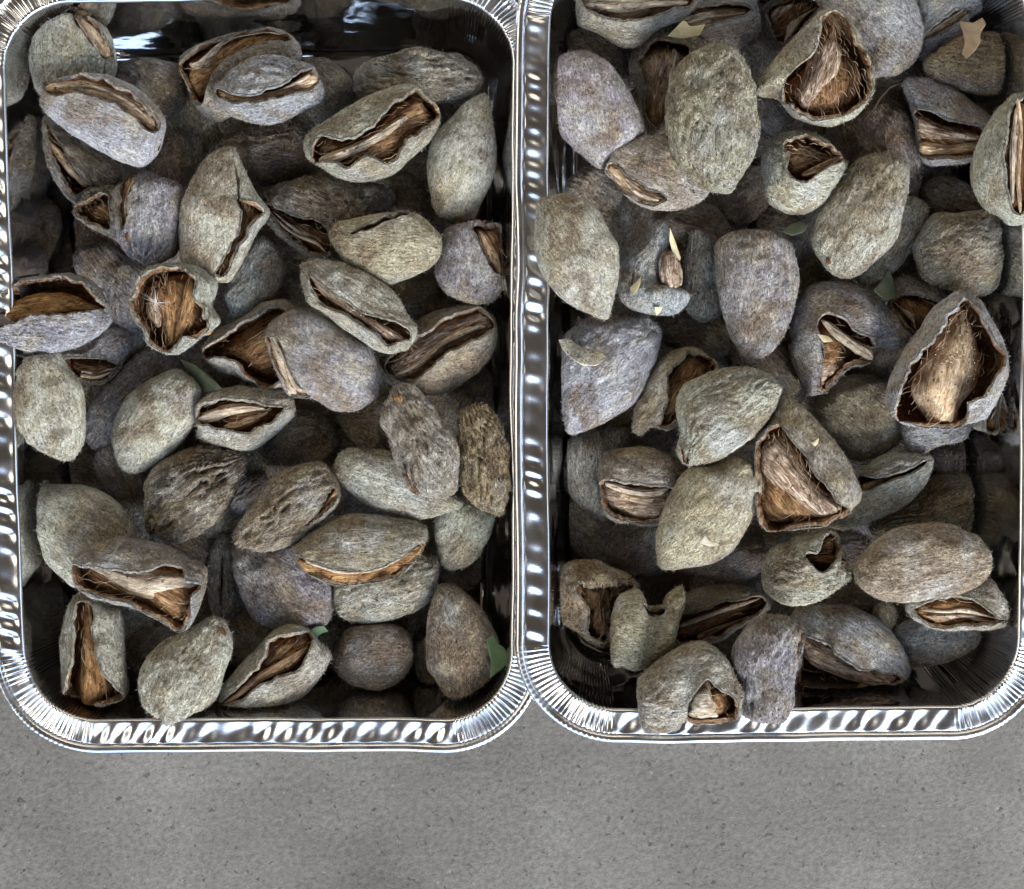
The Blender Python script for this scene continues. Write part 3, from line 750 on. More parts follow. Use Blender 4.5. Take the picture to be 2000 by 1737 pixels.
# ---- right tray
N(B, 'open almond cut by the top edge, its pale shell facing up', 2, 'n', '1130,-40 1126,0 1127,34 1134,50 1168,65 1200,85 1232,95 1262,78 1285,55 1330,38 1352,18 1358,-10 1350,-50 1240,-70', '1134,-30 1137,20 1163,36 1196,50 1238,54 1266,42 1308,28 1346,12 1348,-30 1240,-55', 'S', 'p', ax='h', wr=.3, nf=16)
N(B, 'grey open almond with a pale papery shell, at the top of the right tray', 1, 'l', '1308,62 1336,31 1375,3 1420,-5 1460,-5 1476,11 1483,34 1482,62 1459,87 1437,101 1392,95 1336,82', '1320,50 1339,33 1375,20 1420,18 1464,25 1450,43 1406,55 1364,66 1336,64', 'S', 'p', wr=.2, nf=6)
N(B, 'dim tan almond behind the smooth lavender one', 0, 'b', '1097,104 1101,78 1120,62 1157,59 1190,73 1216,101 1225,150 1190,150 1150,130 1110,130')
N(B, 'smooth lavender grey almond beside the shared rim, upper left of the right tray', 2, 'l', '1140,98 1112,105 1081,120 1064,146 1057,171 1062,199 1073,230 1098,266 1126,294 1157,322 1179,330 1193,310 1224,290 1258,263 1255,241 1241,207 1221,168 1196,129 1168,109', wr=.2)
N(B, 'open hull behind the golden wrinkled almond, orange shell with a white patch', 1, 'b', '1228,134 1232,112 1244,87 1263,78 1308,71 1364,76 1390,92 1370,130 1340,190 1315,240 1285,262 1262,258 1252,200 1236,155', '1246,120 1262,101 1280,92 1316,100 1345,112 1330,160 1307,200 1297,240 1274,251 1260,224 1256,179 1247,142', 'S', 't', ax='v', wr=.4, nf=30)
N(B, 'large golden wrinkled almond on top of the pile, upper right tray', 4, 'o', '1420,90 1392,92 1358,104 1330,123 1311,157 1302,196 1302,241 1308,280 1319,314 1344,342 1375,367 1414,378 1428,375 1448,342 1470,302 1479,252 1476,207 1468,168 1454,126 1437,104', wr=1.0)
N(B, 'grey green almond with a straw lined slit, below the golden wrinkled one', 2, 'n', '1193,283 1213,274 1246,266 1280,265 1305,269 1330,297 1360,342 1384,372 1375,389 1350,403 1316,412 1274,409 1246,400 1224,384 1207,358 1179,336 1190,322 1193,302', '1191,322 1207,328 1224,345 1252,365 1299,391 1280,405 1246,394 1224,377 1205,355 1186,336', 'S', 't', wr=.2, nf=44)
N(B, 'large pale green almond against the shared rim, mid left of the right tray', 3, 'g', '1045,448 1050,395 1073,384 1106,378 1129,386 1157,400 1174,420 1190,454 1207,476 1210,488 1210,527 1202,566 1190,617 1182,624 1157,617 1120,600 1092,578 1067,550 1050,516 1042,474', wr=.2)
N(B, 'tan almond tip showing behind the large pale green one', 1, 'b', '1097,378 1106,353 1134,333 1162,328 1176,338 1190,355 1212,372 1212,420 1210,465 1185,455 1155,420 1120,400', wr=.4)
N(B, 'curled lavender hull with a broken shell tube and yellow chips on it', 3, 'k', '1286,430 1300,440 1305,470 1296,500 1284,525 1290,550 1302,564 1328,562 1344,572 1347,583 1330,606 1302,617 1266,613 1232,603 1213,586 1206,564 1209,536 1221,508 1241,482 1258,463 1272,440', wr=.3, ax='v', parts=[('1290,500 1310,495 1325,520 1327,555 1312,568 1293,560 1283,535', 'w', -14)])
N(B, 'grey almond upright behind the dry stalk', 1, 'n', '1336,530 1344,477 1350,450 1386,450 1400,488 1410,544 1416,600 1398,620 1375,631 1353,620 1339,600', wr=.3)
N(B, 'large lavender pear shaped almond in the middle of the right tray', 3, 'l', '1398,482 1409,466 1440,452 1468,448 1510,456 1538,470 1548,484 1558,516 1562,544 1552,594 1538,634 1518,673 1496,695 1474,702 1457,698 1446,687 1431,667 1417,628 1403,572 1397,524', wr=.35)
N(B, 'dark green almond under the pear shaped one', 0, 'b', '1400,640 1440,640 1500,650 1545,690 1560,730 1560,765 1530,785 1490,760 1440,725')
N(B, 'dark almond in the gap left of the pear shaped one', 0, 'd', '1295,625 1340,610 1400,615 1425,680 1390,700 1340,690 1300,670')
N(B, 'bluish broad almond with a pale bark chip stuck on its left', 2, 'k', '1090,740 1092,678 1101,656 1126,634 1151,620 1185,617 1241,621 1255,617 1269,625 1286,634 1291,653 1283,690 1269,729 1241,782 1202,813 1151,838 1120,849 1106,844 1104,830 1092,790', wr=.4)
N(B, 'curled pale hull with orange fibres, left of a pale ribbed almond', 2, 'o', '1235,835 1241,796 1255,762 1272,729 1294,698 1330,681 1361,681 1380,692 1402,718 1390,760 1360,800 1330,830 1295,838 1272,835 1252,851 1240,848', '1305,727 1331,704 1342,690 1372,696 1394,718 1375,755 1345,790 1310,826 1288,826 1299,782 1301,754', 'H', None, wr=.3, nf=50, parts=[('1312,740 1340,700 1365,700 1350,745 1330,790 1305,815 1300,790', 'o', 14)])
N(B, 'pale ribbed almond at the centre of the right tray', 4, 'g', '1322,796 1330,762 1350,743 1392,726 1434,718 1470,720 1504,734 1524,754 1521,768 1512,796 1498,821 1476,846 1437,874 1403,897 1372,905 1347,908 1330,902 1322,880 1328,852 1328,824', '1330,868 1336,880 1346,896 1340,903 1332,892', 'S', 'o', wr=.5, nf=4)
N(B, 'dim grey almond by the left wall, below the bluish broad one', 0, 'n', '1101,897 1106,866 1134,846 1182,832 1218,832 1238,849 1225,890 1200,950 1190,1000 1180,1019 1158,1002 1127,982 1110,954')
N(B, 'almond with a woody ridged shell bulging from its lower side', 2, 'b', '1174,897 1196,880 1238,874 1280,877 1325,897 1345,915 1335,960 1310,1000 1291,1022 1254,1024 1212,1019 1189,1011 1178,991 1172,954', '1174,946 1186,932 1226,936 1268,940 1315,950 1303,991 1287,1013 1248,1015 1212,1004 1184,984', 'S', 'w', ax='h', wr=.3, nf=26)
N(B, 'large grey green almond with two pale chips near its lower end', 3, 'o', '1344,914 1392,902 1437,891 1465,903 1485,925 1488,945 1482,982 1463,1025 1440,1064 1409,1090 1367,1105 1310,1111 1288,1109 1282,1081 1282,1047 1293,1002 1313,957', wr=.2)
N(B, 'dark almond in shadow left of the one with two pale chips', 0, 'd', '1183,1067 1203,1025 1240,1010 1300,1010 1310,1060 1295,1115 1268,1122 1225,1118 1192,1098')
N(B, 'dim grey almond under the one with two pale chips', 0, 'l', '1327,1112 1395,1080 1440,1054 1480,1050 1496,1064 1494,1101 1474,1123 1434,1137 1381,1128 1353,1122')
N(B, 'small curled pale green hull with a dark brown stub in its curl', 3, 'g', '1489,1115 1494,1098 1513,1070 1547,1058 1553,1050 1575,1039 1604,1032 1626,1039 1635,1053 1632,1080 1636,1105 1650,1117 1663,1123 1657,1135 1632,1152 1598,1171 1558,1181 1525,1177 1496,1157 1489,1137', '1561,1080 1585,1073 1600,1050 1619,1040 1630,1053 1628,1073 1620,1090 1606,1104 1586,1112 1567,1097', 'H', None, ax='h', wr=.6, nf=30, parts=[('1568,1085 1600,1078 1640,1090 1646,1100 1620,1104 1590,1105', 'd', 4)])
N(B, 'big brown felted almond at the lower right, paler along its lower edge', 3, 'b', '1666,1123 1668,1115 1680,1087 1708,1058 1745,1036 1793,1023 1835,1020 1869,1027 1891,1042 1905,1044 1920,1064 1936,1084 1935,1109 1920,1135 1891,1154 1835,1168 1779,1174 1722,1171 1694,1157 1674,1140', wr=.3)
N(B, 'open almond with a golden torn shell in the lower right', 2, 'n', '1767,1180 1779,1165 1840,1145 1905,1135 1931,1126 1948,1149 1965,1174 1977,1202 1973,1219 1948,1228 1891,1231 1835,1231 1795,1216 1776,1200', '1781,1188 1804,1172 1841,1162 1880,1164 1914,1183 1939,1198 1961,1211 1920,1214 1874,1216 1835,1224 1801,1210', 'S', 'o', wr=.3, nf=30)
N(B, 'grey almond in the bottom right corner, under the golden torn one', 1, 'k', '1745,1231 1790,1205 1860,1200 1900,1215 1914,1233 1911,1250 1897,1270 1863,1287 1821,1298 1776,1301 1767,1278 1750,1250', wr=.2)
N(B, 'lavender almond with a layered pale shell along its lower slit', 2, 'l', '1561,1180 1598,1180 1652,1183 1694,1199 1731,1222 1753,1250 1770,1281 1776,1307 1767,1324 1745,1335 1694,1337 1666,1346 1632,1357 1592,1357 1558,1343 1550,1315 1552,1287 1550,1236 1547,1211', '1562,1237 1598,1245 1632,1271 1666,1288 1722,1302 1747,1310 1749,1322 1716,1333 1677,1334 1649,1344 1598,1348 1559,1334 1558,1290', 'H', None, wr=.2, nf=14, parts=[('1562,1240 1609,1257 1654,1288 1722,1305 1748,1316 1722,1331 1680,1331 1623,1312 1575,1290', 'w', 3)], nomat=1)
N(B, 'upright lavender almond with a papery white right edge, bottom of the right tray', 3, 'l', '1502,1199 1474,1212 1451,1236 1432,1270 1430,1295 1445,1335 1447,1391 1470,1397 1491,1403 1516,1414 1533,1405 1547,1377 1551,1340 1556,1304 1564,1259 1567,1228 1544,1208 1525,1201', '1553,1230 1562,1232 1560,1262 1553,1300 1549,1305 1550,1260', 'S', 'p', wr=.4, ax='v', nf=3)
N(B, 'arched hull at the bottom rim with a pinkish shell in its mouth', 4, 'n', '1245,1330 1271,1304 1296,1284 1333,1262 1370,1253 1395,1264 1417,1284 1437,1321 1447,1349 1447,1377 1436,1398 1403,1405 1367,1407 1335,1405 1319,1425 1285,1432 1254,1424 1248,1385 1246,1355', '1348,1343 1362,1322 1375,1313 1397,1333 1419,1344 1434,1372 1425,1396 1398,1406 1367,1406 1341,1400 1337,1372', 'H', None, wr=.4, ax='h', nf=14, parts=[('1340,1393 1350,1345 1367,1326 1383,1332 1397,1369 1400,1405 1364,1408', 'p', 4)])
N(B, 'pale hull with a notched top, lower left of the right tray', 3, 'o', '1195,1222 1200,1188 1212,1163 1240,1152 1254,1157 1258,1178 1271,1185 1293,1186 1300,1168 1316,1152 1330,1146 1337,1160 1330,1194 1322,1222 1316,1256 1299,1278 1271,1295 1248,1309 1231,1309 1217,1301 1197,1301 1192,1260', '1250,1172 1262,1182 1278,1184 1294,1180 1298,1190 1282,1200 1262,1196', 'H', None, wr=.35, ax='h', nf=16)
N(B, 'curled yellowish hull with dangling brown strands, in the lower left corner', 2, 'y', '1079,1143 1085,1126 1102,1106 1133,1095 1164,1095 1192,1109 1220,1118 1240,1132 1248,1149 1230,1160 1212,1190 1200,1222 1192,1245 1181,1259 1166,1263 1141,1247 1127,1231 1102,1214 1085,1185', '1126,1143 1135,1132 1150,1140 1197,1133 1238,1138 1226,1152 1208,1170 1198,1208 1190,1245 1175,1249 1146,1224 1147,1182', 'H', None, wr=.5, ax='v', nf=50, parts=[('1160,1145 1190,1142 1195,1180 1188,1225 1172,1215 1160,1180', 'd', 16)], sc=[(1128,1140,9,'d')])
N(B, 'dark open almond with a brown shell, behind the notched hull', 1, 'b', '1334,1166 1367,1149 1423,1143 1465,1149 1494,1166 1506,1183 1491,1200 1457,1216 1423,1239 1389,1256 1324,1262 1306,1245 1310,1200', '1326,1197 1367,1181 1423,1167 1480,1164 1493,1180 1453,1204 1411,1227 1367,1247 1326,1250 1316,1226', 'S', 'd', wr=.2, nf=14)
N(B, 'large lavender almond cut by the top edge of the photo', 2, 'l', '1594,-20 1600,10 1640,50 1680,105 1700,148 1722,150 1754,146 1779,129 1793,104 1800,67 1796,36 1780,0 1740,-40 1660,-50', wr=.35)
N(B, 'large yellowish hull gaping wide over a torn shell, top of the right tray', 4, 'o', '1474,171 1496,137 1524,101 1558,67 1586,42 1608,22 1628,18 1644,31 1664,50 1678,70 1684,95 1698,126 1703,154 1698,190 1678,221 1647,241 1619,246 1580,238 1546,224 1524,196 1502,186 1485,188', '1524,170 1552,146 1580,123 1588,92 1597,59 1619,36 1644,48 1655,84 1677,112 1688,140 1694,168 1680,206 1647,232 1614,240 1574,232 1544,215 1524,190', 'H', None, ax=70, wr=.3, nf=90, parts=[('1588,98 1612,78 1636,92 1640,125 1628,165 1600,195 1568,215 1556,185 1572,140', 'w', 8), ('1650,110 1672,130 1680,165 1665,200 1645,205 1650,160', 'd', 24)])
N(B, 'dark fibrous open hull at the top, left of the wide gaping one', 0, 'd', '1485,17 1504,6 1558,-8 1591,0 1605,25 1585,56 1550,92 1515,98 1490,60', '1494,25 1520,8 1570,2 1592,15 1570,50 1538,84 1514,84 1500,52', 'S', 'd', nf=40)
N(B, 'bluish almond split lengthwise in the top right', 1, 'k', '1784,0 1800,-20 1860,-30 1910,-5 1927,8 1916,24 1890,38 1884,64 1862,90 1832,109 1801,122 1790,100 1790,60 1786,25', '1800,76 1821,50 1852,30 1884,28 1862,52 1834,70 1803,84', 'S', 't', wr=.3, nf=14)
N(B, 'brown felted almond in the top right corner of the right tray', 1, 'y', '1804,123 1846,92 1880,72 1916,64 1944,67 1972,87 1994,120 2002,140 1996,165 1958,178 1910,184 1860,168 1818,151', wr=.6)
N(B, 'lavender almond over a double tan shell, upper right of the right tray', 2, 'l', '1762,160 1793,155 1832,162 1868,179 1902,204 1927,230 1930,258 1925,290 1902,312 1860,321 1804,318 1792,269 1786,232 1773,196', '1784,219 1807,222 1846,242 1888,250 1917,261 1906,297 1832,312 1798,305 1790,252', 'H', None, wr=.2, nf=10, parts=[('1790,232 1840,250 1905,264 1900,276 1840,272 1794,268', 'w', 4), ('1796,280 1850,284 1904,280 1898,298 1840,308 1800,304', 't', 8)])
N(B, 'dark almond deep below the wide gaping hull', 0, 'd', '1614,255 1650,225 1698,185 1720,179 1745,196 1767,218 1786,238 1798,269 1800,322 1790,378 1770,405 1720,370 1660,340 1636,316 1625,286', wr=.5)
N(B, 'round curled hull with a frayed hollow, left of a pale green almond', 3, 'g', '1490,308 1499,283 1521,263 1552,256 1586,260 1611,274 1628,294 1640,308 1656,319 1645,338 1622,370 1604,400 1574,417 1544,419 1516,406 1496,384 1490,350', '1519,291 1546,275 1580,281 1608,295 1634,304 1632,318 1604,332 1580,346 1558,363 1535,355 1522,336 1530,316', 'H', None, ax=20, wr=.35, nf=60, parts=[('1555,345 1590,325 1630,308 1636,314 1610,332 1575,350', 'w', 4), ('1530,300 1560,292 1580,310 1560,340 1540,345', 'o', 26)])
N(B, 'bright pale green almond leaning right, upper middle of the right tray', 3, 'g', '1720,300 1692,305 1664,322 1642,350 1619,378 1600,417 1588,454 1587,482 1605,513 1622,533 1642,545 1675,536 1709,510 1740,480 1756,437 1765,400 1773,361 1773,330 1762,311 1742,301', wr=.45, sc=[(1612,512,9,'d')])
N(B, 'tan edged almond half hidden right of the bright pale green one', 1, 'n', '1770,385 1801,391 1812,409 1807,437 1787,478 1748,530 1706,553 1681,556 1670,530 1700,470 1735,420', wr=.3)
N(B, 'pale folded hull with a square top, right side of the right tray', 2, 'n', '1807,437 1815,425 1832,417 1874,418 1910,413 1944,414 1961,428 1966,470 1969,516 1966,544 1944,566 1902,580 1871,569 1835,560 1804,547 1793,516 1784,482 1795,462', wr=.6)
N(B, 'dim tan curled almond above the pale folded hull', 0, 'b', '1798,372 1818,353 1854,347 1888,361 1920,400 1900,430 1830,430 1812,406', wr=.5)
N(B, 'tall split almond cut by the right edge, a thin keel in its slit', 3, 'g', '1989,182 1972,190 1944,218 1922,252 1905,294 1899,336 1905,372 1927,406 1955,424 1972,440 2000,435 2030,400 2045,330 2040,250 2015,195', '1966,212 1976,204 1994,202 2010,215 2014,300 2007,380 1988,416 1966,412 1950,378 1945,308 1953,246', 'S', 'd', ax='v', wr=.25, nf=26, parts=[('1972,206 1976,260 1972,340 1976,410 1982,412 1980,340 1984,260 1978,206', 't', 0)])
N(B, 'lavender hull folded over itself with papery shell and yellow chips', 2, 'l', '1556,594 1563,580 1580,558 1614,551 1658,552 1686,566 1720,589 1745,617 1759,639 1776,653 1770,673 1748,684 1720,681 1702,680 1697,700 1684,716 1660,716 1642,730 1619,754 1597,771 1577,771 1562,740 1546,698 1542,656 1549,622', '1582,634 1600,618 1622,626 1653,648 1686,665 1700,684 1692,707 1660,708 1643,724 1617,750 1594,764 1590,712 1585,670', 'H', None, ax='h', wr=.3, nf=24, parts=[('1596,630 1612,632 1650,660 1690,682 1692,705 1660,690 1620,660', 'p', 2), ('1592,690 1630,690 1650,712 1620,745 1596,758', 'w', 18)])
N(B, 'round brown almond in shadow below the folded lavender hull', 0, 'b', '1600,770 1640,740 1680,730 1720,738 1750,770 1762,830 1745,870 1700,895 1660,900 1640,870 1600,830', wr=.2)
N(B, 'open brown hull behind the green leaf scrap', 1, 'l', '1751,547 1776,541 1812,555 1845,575 1840,610 1800,660 1768,640 1737,600 1742,583', '1742,597 1765,578 1800,586 1828,600 1795,648 1770,634', 'S', 'o', nf=14)
N(B, 'large open almond holding a big brown pitted shell, right side', 4, 'k', nomat=1, out= '1877,566 1852,580 1826,600 1798,642 1770,681 1745,723 1731,762 1734,796 1748,821 1776,832 1826,838 1866,833 1894,827 1916,821 1938,796 1958,748 1965,698 1958,667 1938,634 1916,594 1894,575', op='1868,592 1838,625 1810,662 1785,690 1760,726 1743,768 1743,813 1776,829 1832,834 1863,825 1870,792 1896,776 1918,736 1940,701 1924,671 1901,632 1883,598', fill='H', wr=.25, nf=60, parts=[('1877,602 1838,650 1805,701 1783,740 1778,768 1798,802 1828,830 1863,828 1873,790 1904,757 1918,712 1907,662 1890,617', 't', 2)], crumbs=(1858,690,34,60,110))
N(B, 'narrow split hull with an orange shell at the right wall', 1, 'n', '1966,590 1944,608 1940,640 1948,680 1945,740 1925,800 1900,832 1915,842 1950,846 1975,830 1995,790 2010,730 2012,660 2000,620 1985,602', '1966,609 1989,632 1996,656 1994,712 1985,748 1960,796 1940,836 1917,832 1942,782 1959,734 1964,678 1959,628', 'S', 'o', wr=.25, nf=16)
N(B, 'bluish almond under the open one with the big brown shell', 1, 'k', '1762,832 1775,800 1820,795 1870,800 1896,825 1880,858 1840,869 1804,886 1784,890 1773,880 1765,858', wr=.3)
N(B, 'dim bluish hull by the right wall, below the bluish almond', 0, 'l', '1815,886 1850,860 1877,852 1884,894 1882,936 1855,945 1832,924')
N(B, 'pale almond with a narrow slit, right of the folded brown hull', 2, 'g', '1680,925 1700,905 1740,885 1785,887 1810,891 1822,897 1817,915 1797,960 1770,985 1720,1010 1680,1028 1640,1034 1612,1025 1640,985 1665,950', '1676,935 1709,931 1762,917 1806,901 1776,924 1726,943 1684,960', 'K', 't', wr=.3, nf=6)
N(B, 'large brown hull folded back from a woody shell, centre right', 3, 'b', '1479,880 1485,844 1513,810 1521,774 1546,779 1574,802 1597,824 1630,863 1653,897 1670,930 1680,960 1674,982 1649,998 1621,1013 1592,1027 1553,1029 1516,1037 1491,1022 1477,996 1478,950 1474,910', '1482,866 1511,830 1532,844 1558,872 1574,906 1593,934 1617,961 1639,982 1649,996 1621,1010 1592,1026 1547,1027 1513,1034 1485,1007 1481,968 1478,910', 'H', None, wr=.35, nf=60, parts=[('1488,878 1513,848 1540,868 1562,908 1592,948 1645,990 1600,1010 1555,985 1518,955 1490,920', 'w', 4)])
N(B, 'golden brown almond in shadow at the right, under the pale slit one', 0, 'y', '1700,1035 1740,1005 1784,974 1812,940 1835,930 1865,928 1894,934 1907,955 1907,985 1897,1022 1886,1045 1840,1050 1780,1055 1722,1055', wr=.6)
N(B, 'dim green almond under the small curled hull', 0, 'n', '1590,1170 1620,1145 1680,1130 1715,1165 1690,1192 1640,1195')
N(B, 'small pale curl of hull under the big brown felted almond', 1, 'n', '1706,1195 1718,1178 1740,1180 1750,1205 1738,1228 1715,1218', wr=.5)
N(B, 'dark scrap of hull behind the small curled pale green one', 0, 'd', '1620,1060 1660,1040 1700,1055 1690,1095 1665,1115 1640,1105')
N(B, 'dark hull in the gap below the folded brown one', 0, 'd', '1480,1045 1530,1030 1600,1025 1610,1045 1560,1065 1510,1065')
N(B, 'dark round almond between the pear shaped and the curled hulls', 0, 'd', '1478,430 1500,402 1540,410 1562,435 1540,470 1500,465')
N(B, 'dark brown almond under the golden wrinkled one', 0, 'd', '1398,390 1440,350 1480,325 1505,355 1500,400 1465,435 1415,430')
N(B, 'bluish torn hull piece between the golden and the gaping almonds', 0, 'k', '1470,200 1490,190 1512,205 1532,245 1525,268 1500,260 1480,240', wr=.5)
N(B, 'dim grey almond under the dark twig', 0, 'n', '1290,432 1330,408 1380,398 1420,425 1430,465 1395,490 1345,480 1300,460')

def link_mesh(name, me, parent=None):
    o = bpy.data.objects.new(name, me); COL.objects.link(o)
    if parent: o.parent = parent
    return o

def drop(u, v, V, pen=0.0045, zmax=0.060, q=95, zmin=0.0):
    """rest a body (V: metres, relative to its middle) on what lies below; returns x, y, z"""
    z = 0.03
    for it in range(2):
        x, y = unproj(u, v, z)
        iy, ix = cell(V[:, 0]+x, V[:, 1]+y)
        H = HF[iy, ix]
        up = V[:, 2] >= -0.0008
        need_top = (H-V[:, 2])[up]+0.0006
        need_bot = (H-V[:, 2])[~up]-pen
        z = max(np.percentile(need_top, q), np.percentile(need_bot, 99), -V[:, 2].min()*0.9)
        z = min(max(z, zmin), zmax)
    return x, y, z

def keep_inside(Vw, tr):
    """press what would stick out through the foil back against the tray wall (world metres)"""
    P_, N_, zr_ = TRAYS[tr]
    Pd, Nd = P_[::10], N_[::10]
    V = Vw.copy()
    low = np.where(V[:, 2] < zr_-0.0005)[0]
    if len(low) == 0: return V
    c_ = V.mean(0)
    if np.min(np.hypot(Pd[:, 0]-c_[0], Pd[:, 1]-c_[1])) > 0.045: return V
    for k0 in range(0, len(low), 3000):
        ii = low[k0:k0+3000]
        d2 = (V[ii, 0:1]-Pd[None, :, 0])**2+(V[ii, 1:2]-Pd[None, :, 1])**2
        j = d2.argmin(1)
        sd = np.sum((V[ii, :2]-Pd[j])*Nd[j], 1)
        lim = -0.0030-np.clip(zr_-V[ii, 2], 0, zr_)/zr_*0.0095
        over = np.maximum(0, sd-lim)
        V[ii, :2] -= Nd[j]*over[:, None]
    V[:, 2] = np.maximum(V[:, 2], 0.003)
    return V

def stamp(V, x, y, z):
    iy, ix = cell(V[:, 0]+x, V[:, 1]+y)
    np.maximum.at(HF, (iy, ix), V[:, 2]+z)

# almonds buried deep in the pile, seen only in the gaps between the others
def inside(Pq, x, y):
    r = np.zeros(np.shape(x), bool); j_ = len(Pq)-1
    for i_ in range(len(Pq)):
        xi, yi = Pq[i_]; xj, yj = Pq[j_]
        r ^= ((yi > y) != (yj > y)) & (x < (xj-xi)*(y-yi)/((yj-yi) or 1e-9)+xi)
        j_ = i_
    return r
gy_, gx_ = np.mgrid[0:1430:6, 0:2000:6]
cov = np.zeros(gx_.shape, bool)
for s_ in NUTS: cov |= inside(poly(s_['out']), gx_, gy_)
zone = {}
zone[A] = (gx_ > 150) & (gx_ < 905) & (gy_ > 190) & (gy_ < 1270) & ~((gx_ < 215) & (gy_ > 390) & (gy_ < 560))
zone[B] = (gx_ > 1180) & (gx_ < 1830) & (gy_ > 40) & (gy_ < 1270)
brg = np.random.default_rng(77); used_lab = set()
for tr_ in (A, B):
    free = zone[tr_] & ~cov
    for n_ in range(40):
        if not free.any(): break
        # centre of the largest remaining gap (coarse box blur)
        f_ = free.astype(float)
        for ax_ in (0, 1):
            f_ = sum(np.roll(f_, k_, ax_) for k_ in range(-6, 7))
        iy_, ix_ = np.unravel_index(f_.argmax(), f_.shape)
        if f_[iy_, ix_] < 22: break
        u_, v_ = gx_[iy_, ix_]+brg.normal(0, 8), gy_[iy_, ix_]+brg.normal(0, 8)
        an_ = brg.uniform(0, math.pi); l_, w_ = brg.uniform(92, 112), brg.uniform(58, 72)
        tt_ = np.linspace(0, 2*math.pi, 12, endpoint=False)
        ox, oy = l_*np.cos(tt_)*(1+0.06*np.cos(tt_)), w_*np.sin(tt_)*(1-0.18*np.cos(tt_))
        pt = ' '.join('%.0f,%.0f' % (u_+a_*math.cos(an_)-b_*math.sin(an_), v_+a_*math.sin(an_)+b_*math.cos(an_)) for a_, b_ in zip(ox, oy))
        near = sorted((float(np.hypot(*(poly(q_['out']).mean(0)-(u_, v_)))), q_['label']) for q_ in NUTS if not q_.get('buried') and q_['tray'] == tr_)
        lab = next(pf_+l2.split(',')[0] for pf_ in ('shadowed almond buried next to the ', 'dim almond deep down near the ', 'dark almond low in the gap by the ')
                   for _, l2 in near[:25] if len(l2.split(',')[0].split()) <= 8 and pf_+l2.split(',')[0] not in used_lab)
        used_lab.add(lab)
        N(tr_, lab, -1, brg.choice(['l', 'b', 'd', 'n']), pt, res=(26, 30), wr=.4)
        NUTS[-1]['buried'] = True
        free &= ~inside(poly(pt), gx_, gy_)

